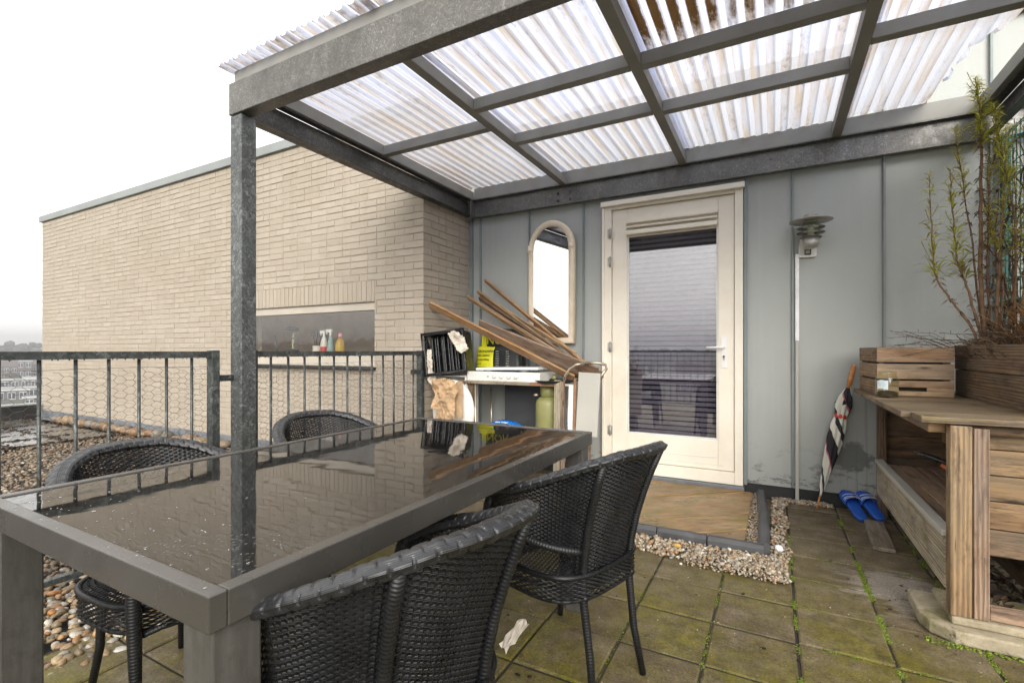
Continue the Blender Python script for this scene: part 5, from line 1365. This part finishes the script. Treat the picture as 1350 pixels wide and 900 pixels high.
# ================================================================== STORAGE CORNER
RY = 3.45
rk = thing('storage_rack', 'low metal storage rack against the grey wall holding the stove', 'rack', (-1.7, 3.7, 0))
def K_(b, n, m, bev=.002): o = b.build(n, m, None, bev); o.parent = rk; o.matrix_parent_inverse = Matrix.Translation((1.7, -3.7, 0)); return o
b = MB(); b.bb(-2.36, -1.36, RY, 3.95, .828, .845); K_(b, 'top_shelf', 'greypanel'); b = MB(); b.bb(-2.36, -1.70, RY - .012, RY - .001, .822, .846); K_(b, 'front_edge', 'chrome'); b = MB(); b.bb(-1.699, -1.40, RY - .012, RY - .001, .822, .846); K_(b, 'front_edge', 'rust')
b = MB(); b.bb(-2.36, -1.36, RY, 3.95, .385, .40); K_(b, 'lower_shelf', 'darkgrey')
for x in (-2.215,): b = MB(); b.tube([(x, RY + .006, 0), (x, RY + .006, .821)], .008, 8); K_(b, 'upright', 'chrome', 0)
for x, y in ((-2.35, 3.94), (-1.37, 3.94), (-1.385, 3.47)): b = MB(); b.tube([(x, y, 0), (x, y, .821)], .009, 8); K_(b, 'upright', 'chrome', 0)
b = MB(); b.bb(-2.18, -1.80, 3.90, 3.925, .402, .80); K_(b, 'back_panel', 'darkgrey')  # plain dark grey sheet across the back of the rack
b = MB(); b.bb(-2.355, -2.24, RY + .03, RY + .05, .0, .82, 2); K_(b, 'side_board', 'wood_dark')
# grey laminate panel at the right end
b = MB(); b.box((0, 0, 0), (.172, .016, .47)); o = b.build('laminate_panel', 'greypanel', None, .003); o.location = (-1.218, 3.45, .70); o.rotation_euler = (R(-3), R(2), R(-3)); tag(o, 'pale grey laminate panel standing at the right end of the rack', 'panel')
# vertical boards at its left
for k, (x, w, m, lb, y, h, rl) in enumerate(((-1.453, .052, 'wood_pale', 'flaking upright board leftmost beside the gas bottle', 3.40, .87, 0), (-1.400, .030, 'wood_grey', 'narrow grey upright board between the flaking board and the white strip', 3.405, .86, -1), (-1.358, .034, 'white', 'narrow upright white strip with a chipped edge', 3.42, .835, .5), (-1.322, .018, 'rust', 'thin rusty upright strip next to the grey laminate panel', 3.425, .88, 0))):
    b = MB(); b.box((0, 0, h / 2), (w, .018, h), None, 2); o = b.build('upright_board', m, None, .002); o.location = (x, y, .005); o.rotation_euler = (R(-2), R(rl), 0); tag(o, lb, 'board', 'boards standing at the end of the rack')
# stove
st = thing('gas_stove', 'white two burner camping stove with its lid closed', 'stove', (-1.95, 3.6, .847))
def V_(b, n, m, bev=.003): return b.build(n, m, st, bev)
b = MB(); b.bb(-.345, .335, -.155, .16, .0, .078); V_(b, 'body', 'offwhite', .006)
b = MB(); b.box((.03, 0.01, .104), (.58, .32, .020), Matrix.Rotation(R(-1.2), 3, 'Y')); V_(b, 'lid', 'white', .005)
for x in (-.16, .18): b = MB(); b.lathe([(.045, .078), (.05, .084), (.04, .093)], 16, (x, -.10, 0)); V_(b, 'lid_foot', 'lampdark', 0)
for k in range(4):
    b = MB(); b.lathe([(.019, 0), (.019, .008), (.016, .016)], 18, (-.075 + k * .068, -.155, .042), Matrix.Rotation(R(90), 3, 'X')); b.box((-.075 + k * .068, -.174, .042), (.006, .006, .028)); V_(b, 'knob', 'offwhite', 0)
b = MB(); b.lathe([(.006, 0), (.006, .005)], 10, (-.135, -.155, .04), Matrix.Rotation(R(90), 3, 'X')); V_(b, 'igniter', 'lampdark', 0)
# black griddle plate
b = MB(); b.lathe([(.02, 0), (.13, .0), (.15, .018), (.152, .022), (.14, .02), (.125, .008), (.01, .006)], 30); b.tube([(.14, 0, .015), (.23, .02, .03)], .008, 8); o = b.build('griddle_pan', 'black'); o.location = (-1.53, 3.53, .847); tag(o, 'round black griddle pan to the right of the stove', 'pan')
b = MB(); b.lathe([(.02, 0), (.026, .012), (.018, .03), (.004, .034)], 14); o = b.build('pan_knob', 'gas'); o.location = (-1.555, 3.60, .87); tag(o, 'small olive knob lying behind the griddle pan', 'knob')
# gas bottle
gb = thing('gas_bottle', 'olive green gas bottle standing inside the rack', 'gas bottle', (-1.60, 3.58, .40))
b = MB(); b.lathe([(.085, .0), (.098, .01), (.102, .03), (.102, .265), (.095, .30), (.07, .325), (.04, .333)], 32); b.build('bottle_body', 'gas', gb)
b = MB(); b.lathe([(.103, .085), (.1045, .09), (.103, .095)], 32, cap=False); b.build('weld_seam', 'gas', gb)
b = MB(); n_ = 30; vs = []
for i in range(n_ + 1):
    a = R(-60 - 150 + 300 * i / n_)
    for r_, z in ((.062, .322), (.064, .418), (.061, .418), (.059, .322)): vs.append((r_ * math.cos(a), r_ * math.sin(a), z))
b.add(vs, [(i * 4 + k, i * 4 + (k + 1) % 4, i * 4 + 4 + (k + 1) % 4, i * 4 + 4 + k) for i in range(n_) for k in range(4)], None, True); b.build('collar', 'gas', gb)
b = MB(); b.lathe([(.016, .33), (.016, .37), (.024, .372), (.024, .385)], 12); b.build('valve', 'lampdark', gb); b = MB(); b.lathe([(.018, 0), (.02, .01), (.012, .02)], 14, (-.085, -.05, .335)); b.build('cap', 'chrome', gb)
# blue packet
b = MB(); vs = []; nx, ny = 16, 8
for i in range(nx + 1):
    for j in range(ny + 1):
        u, v = i / nx, j / ny; h = .055 * (math.sin(PI * u) ** .4) * (math.sin(PI * v) ** .5) + random.uniform(-.004, .004); vs.append(((u - .5) * .27, (v - .5) * .17, .005 + max(.0, h)))
b.add(vs, [(i * (ny + 1) + j, (i + 1) * (ny + 1) + j, (i + 1) * (ny + 1) + j + 1, i * (ny + 1) + j + 1) for i in range(nx) for j in range(ny)], None, True)
bp = thing('plastic_packet', 'blue and white plastic packet lying on the lower rack shelf', 'packet', (-1.99, 3.56, .458), R(4)); b.build('packet_body', 'bluepack', bp)
b = MB()
for k in range(9): b.box((-.05 + k * .013, -.075 + random.uniform(-.01, .01), .05), (.008, .03, .006), Matrix.Rotation(random.uniform(-.5, .5), 3, 'Z'))
b.build('white_print', 'white', bp)
b = MB(); b.bb(-.17, .17, -.10, .10, 0, .055); o = b.build('cardboard_box', 'paper', None, .003); o.location = (-1.99, 3.57, .402); tag(o, 'flat cardboard box under the blue packet', 'box')
# bag packs behind the stove
def text(s, size, name, mat, parent, loc, rot):
    cu = bpy.data.curves.new(name, 'FONT'); cu.body = s; cu.size = size; cu.extrude = .0008; cu.align_x = 'LEFT'
    to = bpy.data.objects.new('tmp', cu); col.objects.link(to); dg = bpy.context.evaluated_depsgraph_get(); me = bpy.data.meshes.new_from_object(to.evaluated_get(dg)); bpy.data.objects.remove(to)
    me.name = name; me.materials.clear(); me.materials.append(MT[mat]); o = bpy.data.objects.new(name, me); col.objects.link(o); o.parent = parent; o.location = loc; o.rotation_euler = rot; return o
def softbox(b, x0, x1, z0, z1, y0, y1, skew=0., n=8):
    vs = []; m_ = n + 1
    for side, yy in ((0, y0), (1, y1)):
        for i in range(m_):
            for j in range(m_):
                u, v = i / n, j / n; bl_ = .018 * math.sin(PI * u) * math.sin(PI * v); xx = x0 + (x1 - x0) * u + skew * v
                vs.append((xx + .004 * math.sin(v * 7), yy + (-bl_ if side == 0 else bl_), z0 + (z1 - z0) * v + .004 * math.sin(u * 6)))
    g_ = lambda s_, i, j: s_ * m_ * m_ + i * m_ + j
    fs = [(g_(0, i, j), g_(0, i + 1, j), g_(0, i + 1, j + 1), g_(0, i, j + 1)) for i in range(n) for j in range(n)] + [(g_(1, i, j), g_(1, i, j + 1), g_(1, i + 1, j + 1), g_(1, i + 1, j)) for i in range(n) for j in range(n)]
    for i in range(n): fs += [(g_(0, i, 0), g_(1, i, 0), g_(1, i + 1, 0), g_(0, i + 1, 0)), (g_(0, i, n), g_(0, i + 1, n), g_(1, i + 1, n), g_(1, i, n)), (g_(0, 0, i), g_(0, 0, i + 1), g_(1, 0, i + 1), g_(1, 0, i)), (g_(0, n, i), g_(1, n, i), g_(1, n, i + 1), g_(0, n, i + 1))]
    b.add(vs, fs, None, True)
sk = thing('sack', 'yellow and black printed sack standing behind the white stove', 'sack', (-2.36, 3.80, .85))
b = MB(); softbox(b, -.06, .12, 0, .285, -.03, .03, .03); b.build('yellow_face', 'yellow', sk)
b = MB(); softbox(b, .125, .40, 0, .285, -.03, .03, .0); b.build('black_face', 'char_pack', sk)
for k, (s_, sz_) in enumerate((('GRONDWERK', .030), ('OPLOSSING', .026), ('verspreiding', .027), ('snel en', .018), ('voor de tuin', .022), ('droog', .022))):
    text(s_, sz_ * .95, 'printed_line', 'black', sk, (-.04 + .004 * (5 - k), -.052, .235 - k * .036), (R(90), 0, 0))
for cx_ in (.17, .275):
    for k in range(7): text(random.choice(['lll ll llll', 'll lllll ll', 'llll lll l', 'l llll lll']), .014, 'printed_line', 'greypanel', sk, (cx_, -.052, .238 - k * .021), (R(90), 0, 0))
s2 = thing('sack', 'crumpled black sack with yellow lettering lying behind the long boards', 'sack', (-2.26, 3.92, 1.14))
b = MB(); softbox(b, -.13, .26, -.28, .16, -.05, .03, .02); b.build('sack_body', 'char_pack', s2); text('NOR', .105, 'lettering', 'yellow', s2, (-.085, -.072, .02), (R(90), 0, 0)); b = MB(); b.bb(-.14, -.09, -.07, -.055, -.08, .10); b.build('edge_stripe', 'yellow', s2)
# black folding crate tipped up on end
bc = thing('plastic_crate', 'black ribbed plastic crate tipped on its side by the brick corner', 'crate', (-2.475, 3.44, .905))
b = MB(); w_, h_, d2 = .37, .35, .20
b.bb(-w_ / 2, w_ / 2, .12, .135, 0, h_)
for x in (-w_ / 2, w_ / 2 - .012): b.bb(x, x + .012, -.08, .119, 0, h_)
for z in (0, h_ - .012): b.bb(-w_ / 2 + .0125, w_ / 2 - .0125, -.08, .119, z, z + .012)
b.build('crate_body', 'black', bc, .004)
for k in range(11): b = MB(); x = -w_ / 2 + .025 + k * .03; b.bb(x, x + (.012 if k % 3 else .02), .02 + .02 * (k % 2), .119, .02, h_ - .02); b.build('rib', 'black', bc, .003)
b = MB(); b.tube([(-w_ / 2 - .008, -.085, -.006), (w_ / 2 + .008, -.085, -.006), (w_ / 2 + .008, -.085, h_ + .006), (-w_ / 2 - .008, -.085, h_ + .006)], .011, 8, closed=True); b.build('rim', 'black', bc)
bc.rotation_euler = (R(-4), R(-7), R(14))
# packing paper and cloth
from mathutils import noise as mnoise
def inside(poly, x, y):
    c = False; n_ = len(poly)
    for i in range(n_):
        (x1, y1), (x2, y2) = poly[i], poly[i - 1]
        if (y1 > y) != (y2 > y) and x < (x2 - x1) * (y - y1) / (y2 - y1) + x1: c = not c
    return c
def cloth(name, label, cat, loc, poly, mat, amp, rz=0, fs=9., seed=1, cell=.007):
    xs = [p[0] for p in poly]; ys = [p[1] for p in poly]; x0, x1, y0, y1 = min(xs), max(xs), min(ys), max(ys)
    nx, nz = int((x1 - x0) / cell) + 1, int((y1 - y0) / cell) + 1; b = MB(); vs = []
    for i in range(nx + 1):
        for j in range(nz + 1):
            x, z = x0 + i * cell, y0 + j * cell
            v = Vector((x * fs + seed * 7, z * fs * .7, seed)); a = abs(mnoise.noise(v)) * 2 + abs(mnoise.noise(v * 2.3)) + .5 * abs(mnoise.noise(v * 5))
            vs.append((x + .004 * mnoise.noise(v * 3), amp * (a - .8) * 2, z))
    wig = lambda x, z: inside(poly, x + .006 * mnoise.noise(Vector((x * 60, z * 60, seed))), z + .006 * mnoise.noise(Vector((z * 60, x * 60, seed + 3))))
    b.add(vs, [(i * (nz + 1) + j, (i + 1) * (nz + 1) + j, (i + 1) * (nz + 1) + j + 1, i * (nz + 1) + j + 1) for i in range(nx) for j in range(nz) if wig(x0 + (i + .5) * cell, y0 + (j + .5) * cell)])
    o = b.build(name, mat); o.location = loc; o.rotation_euler = (0, 0, rz); m_ = o.modifiers.new('s', 'SOLIDIFY'); m_.thickness = .002
    tag(o, label, cat); return o
cloth('packing_paper', 'crumpled brown packing paper hanging below the black crate', 'paper', (-2.42, 3.30, .50), [(-.12, .36), (-.13, .28), (-.10, .22), (-.125, .12), (-.08, .10), (-.10, .03), (-.03, .02), (.03, -.05), (.06, .02), (.10, .04), (.09, .20), (.13, .27), (.10, .345), (.0, .37)], 'paper', .016, R(8), 8, 3)
cloth('packing_paper', 'torn pale paper tucked over the upper right corner of the black crate', 'paper', (-2.31, 3.34, 1.08), [(-.09, .165), (-.06, .09), (-.02, .03), (.03, .0), (.09, .035), (.065, .08), (.05, .13), (.0, .17), (-.04, .19)], 'palepaper', .012, R(14), 10, 5)
cloth('plastic_sheet', 'dirty pale plastic sheet bunched to the left of the black crate', 'plastic sheet', (-2.60, 3.35, .78), [(-.035, .33), (-.045, .12), (-.02, .05), (.03, .0), (.05, .06), (.01, .16), (.005, .33)], 'palepaper', .012, R(30), 12, 8)
cloth('cardboard_piece', 'ribbed tan cardboard strip hanging right of the brown paper', 'cardboard', (-2.315, 3.36, .52), [(-.03, .32), (-.04, .10), (-.01, .0), (.03, .02), (.03, .32)], 'paper', .004, R(10), 8, 9)
# white round tub under it
b = MB(); b.lathe([(.001, 0), (.18, 0), (.20, .02), (.20, .03), (.185, .045), (.02, .05), (.001, .05)], 40, m=Matrix.Rotation(R(90), 3, 'X') @ Matrix.Diagonal((1, 1.35, 1)).to_3x3())
o = b.build('oval_tub', 'offwhite'); o.location = (-2.425, 3.45, .58); o.rotation_euler = (0, 0, R(8)); tag(o, 'off white oval tub lid standing behind the brown paper', 'tub')
b = MB(); b.bb(-.19, .14, -.09, .10, -.012, 0); b.bb(-.19, -.17, -.09, .1, -.86, -.013); b.bb(.12, .14, -.09, .1, -.86, -.013); b.bb(-.169, .119, .08, .1, -.86, -.013); 
o = b.build('cupboard', 'offwhite', None, .004); o.location = (-2.45, 3.55, .885); tag(o, 'narrow off white open cupboard under the black crate', 'cupboard')
# long boards leaning across the corner
def plank(label, a, c, w, t_, m, up=(0, -.75, 1), flip=0):
    a, c = Vector(a), Vector(c); d = c - a; X = d.normalized(); u = Vector(up); u = (u - X * u.dot(X)).normalized(); Y = u.cross(X)
    M3 = Matrix((X, Y, u)).transposed().to_4x4(); b = MB(); b.box((d.length / 2, 0, 0), (d.length, t_, w), None, 0)
    o = b.build('plank', m, None, .002); o.matrix_world = Matrix.Translation(a) @ M3; tag(o, label, 'plank', 'long planks leaning in the corner'); return o
plank('orange pine plank in front of the others, its upper end against the bricks', (-2.655, 3.405, 1.505), (-1.36, 3.53, .885), .066, .022, 'wood_orange')
plank('wide weathered grey plank lying behind the orange pine one', (-2.33, 3.70, 1.325), (-1.20, 3.62, .915), .125, .02, 'wood_grey', (0, -.5, 1))
plank('narrow brown slat with the lowest upper end in the bundle', (-2.56, 3.86, 1.605), (-1.425, 3.665, 0.989), .042, .02, 'wood_mid')
plank('narrow grey slat second lowest in the bundle', (-2.52, 3.9, 1.575), (-1.519, 3.77, 1.035), .036, .018, 'wood_grey')
plank('brown slat in the middle of the bundle', (-2.5, 3.94, 1.665), (-1.45, 3.79, 0.996), .040, .02, 'wood_mid')
plank('short raw slat directly under the steepest orange one', (-2.48, 3.955, 1.635), (-1.473, 3.87, 1.069), .040, .02, 'wood_crate')
plank('steepest orange slat reaching highest up the grey wall', (-2.44, 3.98, 1.775), (-1.27, 3.84, .90), .040, .022, 'wood_orange')
plank('dark worn slat filling the middle of the bundle', (-2.47, 3.92, 1.60), (-1.45, 3.80, 1.00), .038, .018, 'wood_dark')
plank('short dark plank wedged under the wide grey one', (-2.0, 3.60, 1.18), (-1.34, 3.58, .90), .05, .018, 'wood_dark')
plank('thick end of a beam lying beside the chrome handle', (-1.50, 3.74, .98), (-1.17, 3.60, .90), .06, .06, 'wood_mid')
# chrome handle loop
ch = thing('tube_handle', 'bent steel tube handle standing up at the end of the rack', 'handle', (-1.3, 3.5, .86))
b = MB(); b.tube([(-.115, -.06, -.02), (-.095, -.06, .05), (-.06, -.06, .10), (-.01, -.05, .135), (.03, -.04, .14), (.02, .05, .145), (.10, .13, .145), (.16, .13, .13), (.17, .12, .10), (.13, .06, .02)], .011, 10); b.build('tube', 'chrome', ch)

# ================================================================== THE TOWN BELOW
def house(label, x, y, w, d, h, rz, wall='farbrick', roof='gable', nwin=5, floors=3, base=-18, name='house'):
    t = thing(name, label, 'house', (x, y, base), rz, 'houses of the town below')
    b = MB(); b.bb(-d / 2, d / 2, -w / 2, w / 2, 0, h); b.build('wall', wall, t)
    b = MB()
    if roof == 'gable':
        r_ = d * .42; vs = [(-d / 2 - .3, -w / 2 - .2, h), (d / 2 + .3, -w / 2 - .2, h), (0, -w / 2 - .2, h + r_), (-d / 2 - .3, w / 2 + .2, h), (d / 2 + .3, w / 2 + .2, h), (0, w / 2 + .2, h + r_)]
        b.add(vs, [(0, 1, 2), (3, 5, 4), (0, 2, 5, 3), (1, 4, 5, 2), (0, 3, 4, 1)]); rf = b.build('roof', 'farroof', t)
        b = MB()
        for yy in (-w / 4, w / 4): b.bb(-.5, .5, yy - .5, yy + .5, h + r_ * .7, h + r_ + 1.1)
        b.build('chimney', 'farbrick', rf)
    else:
        b.bb(-d / 2 - .3, d / 2 + .3, -w / 2 - .3, w / 2 + .3, h, h + .25); rf = b.build('roof', 'fargrey', t)
        b = MB(); b.bb(d / 2 + .31, d / 2 + .45, -w / 2 - .3, w / 2 + .3, h - .25, h + .4); b.build('roof_edge', 'farwhite', t)
    for fl in range(floors):
        for k in range(nwin):
            yy = -w / 2 + w * (k + .5) / nwin; z = h * (fl + .55) / floors; ww = w / nwin * .34; wh = h / floors * .30
            b = MB(); b.bb(d / 2 + .02, d / 2 + .16, yy - ww, yy + ww, z - wh, z + wh); f_ = b.build('window', 'farwhite', t)
            b = MB()
            for q in (-.5, .5): b.bb(d / 2 + .161, d / 2 + .2, yy + ww * q - ww * .38, yy + ww * q + ww * .38, z - wh * .78, z + wh * .78)
            b.build('pane', 'farglass', f_)
    return t
def at(px, d):    # map point on the ray of an image column, d metres deep
    rx = (px - 675) / 639.; c, s = math.cos(R(28.36)), math.sin(R(28.36)); return (rx * c - s) * d, (c + rx * s) * d
F0 = math.atan2(-at(30, 1)[1], -at(30, 1)[0])
for (px, d, w, dp, h, wl_, rf, nw, fl, lb) in (
    (22, 330, 15, 10, 12.0, 'farbrick', 'flat', 4, 2, 'far brick block with two rows of white windows between the first railing bars'),
    (47, 345, 12, 10, 8.5, 'fargrey', 'gable', 3, 2, 'grey gabled house right of the white windowed block, beside the brick wall edge'),
    (4, 300, 13, 9, 9.0, 'farbrick', 'gable', 4, 2, 'gabled brick house at the very left edge of the picture'),
    (20, 240, 17, 12, 5.0, 'fargrey', 'flat', 5, 1, 'low flat roofed building with a white roof edge below the brick block'),
    (52, 250, 12, 12, 5.5, 'farbrick', 'flat', 4, 1, 'low flat roofed brick building nearest the painted wall edge'),
    (36, 195, 14, 9, 4.5, 'fargrey', 'flat', 4, 1, 'long pale shed with a white roof edge in the middle of the town view'),
    (8, 180, 12, 9, 4.6, 'fargrey', 'flat', 4, 1, 'pale flat roofed shed at the left edge just above the parapet'),
    (55, 165, 9, 7, 3.6, 'fargrey', 'flat', 3, 1, 'small white edged garage row closest to the parapet'),
    (34, 420, 20, 10, 9.0, 'fargrey', 'gable', 5, 2, 'faint gabled house furthest away below the wooded ridge')):
    x, y = at(px, d); house(lb, x, y, w, dp, h, F0, wl_, rf, nw, fl)
for k, (a, d) in enumerate(((-60, 150), (-72, 210), (-85, 170), (-98, 230), (-112, 180), (-50, 240))):
    house(['brick house behind the terrace, mirrored faintly in the door glass', 'gabled house behind the terrace, second along the street', 'house behind the terrace facing the rear railing', 'far gabled house behind the terrace', 'brick house behind the terrace to the left', 'distant house behind the terrace to the right'][k], d * math.cos(R(a)), d * math.sin(R(a)), 16, 10, 9, R(a + 180), 'farbrick' if k % 2 else 'fargrey', 'gable', 4, 2)

# ---- haze
HZ = MB(); HZ.bb(-1500, 1500, -1500, 1500, -19.5, 34)
n = NT('thin_winter_haze')
pv = n.n('VolumePrincipled', {'Color': (.60, .61, .63), 'Density': .0011, 'Anisotropy': .2}); n.t.links.new(pv.outputs[0], n.out.inputs['Volume'])
MT['haze'] = n.m; n.m.cycles.homogeneous_volume = True if hasattr(n.m.cycles, 'homogeneous_volume') else None
o = HZ.build('haze', 'haze'); tag(o, 'thin pale winter haze over the town', 'haze', None, 'stuff')

# ================================================================== LIGHT, SKY, CAMERA
w = bpy.data.worlds.new('World'); sc.world = w; w.use_nodes = True; nt = w.node_tree; nt.nodes.clear()
sky = nt.nodes.new('ShaderNodeTexSky'); sky.sky_type = 'NISHITA'; sky.sun_disc = False; sky.sun_elevation = R(24); sky.sun_rotation = R(150); sky.air_density = 2.0; sky.dust_density = 6.0; sky.ozone_density = 1.0
hs = nt.nodes.new('ShaderNodeHueSaturation'); hs.inputs['Saturation'].default_value = .12; nt.links.new(sky.outputs[0], hs.inputs['Color'])
mx = nt.nodes.new('ShaderNodeMix'); mx.data_type = 'RGBA'; mx.inputs[0].default_value = SKYMIX; nt.links.new(hs.outputs[0], mx.inputs[6]); mx.inputs[7].default_value = SKYC
bg = nt.nodes.new('ShaderNodeBackground'); bg.inputs[1].default_value = SKYS; nt.links.new(mx.outputs[2], bg.inputs[0])
wo = nt.nodes.new('ShaderNodeOutputWorld'); nt.links.new(bg.outputs[0], wo.inputs[0])
sl = bpy.data.lights.new('overcast_sun', 'SUN'); sl.energy = SUNE; sl.angle = R(40); sl.color = (1, .965, .91)
so = bpy.data.objects.new('overcast_sun', sl); col.objects.link(so)
el, az = R(24), R(150 - 90)
sd_ = Vector((math.sin(R(150)) * math.cos(el), math.cos(R(150)) * math.cos(el), math.sin(el)))   # towards the sun: behind and right of the camera
so.rotation_euler = sd_.to_track_quat('Z', 'Y').to_euler()
cam = bpy.data.cameras.new('camera'); cam.sensor_width = 36; cam.lens = 639 / 1350 * 36; cam.shift_y = 12 / 1350; cam.clip_end = 5000; cam.clip_start = .02
co = bpy.data.objects.new('camera', cam); col.objects.link(co); co.location = (0, 0, 1.1); co.rotation_euler = (R(90), 0, R(28.36)); sc.camera = co
sc.view_settings.view_transform = 'Standard'; sc.view_settings.look = 'None'; sc.view_settings.gamma = 1; sc.view_settings.exposure = EXPO; sc.view_settings.use_curve_mapping = False
sc.cycles.max_bounces = 10; sc.cycles.diffuse_bounces = 4; sc.cycles.glossy_bounces = 5; sc.cycles.transparent_max_bounces = 24; sc.cycles.transmission_bounces = 6; sc.cycles.volume_bounces = 0
sc.cycles.use_denoising = True; sc.cycles.sample_clamp_indirect = 8
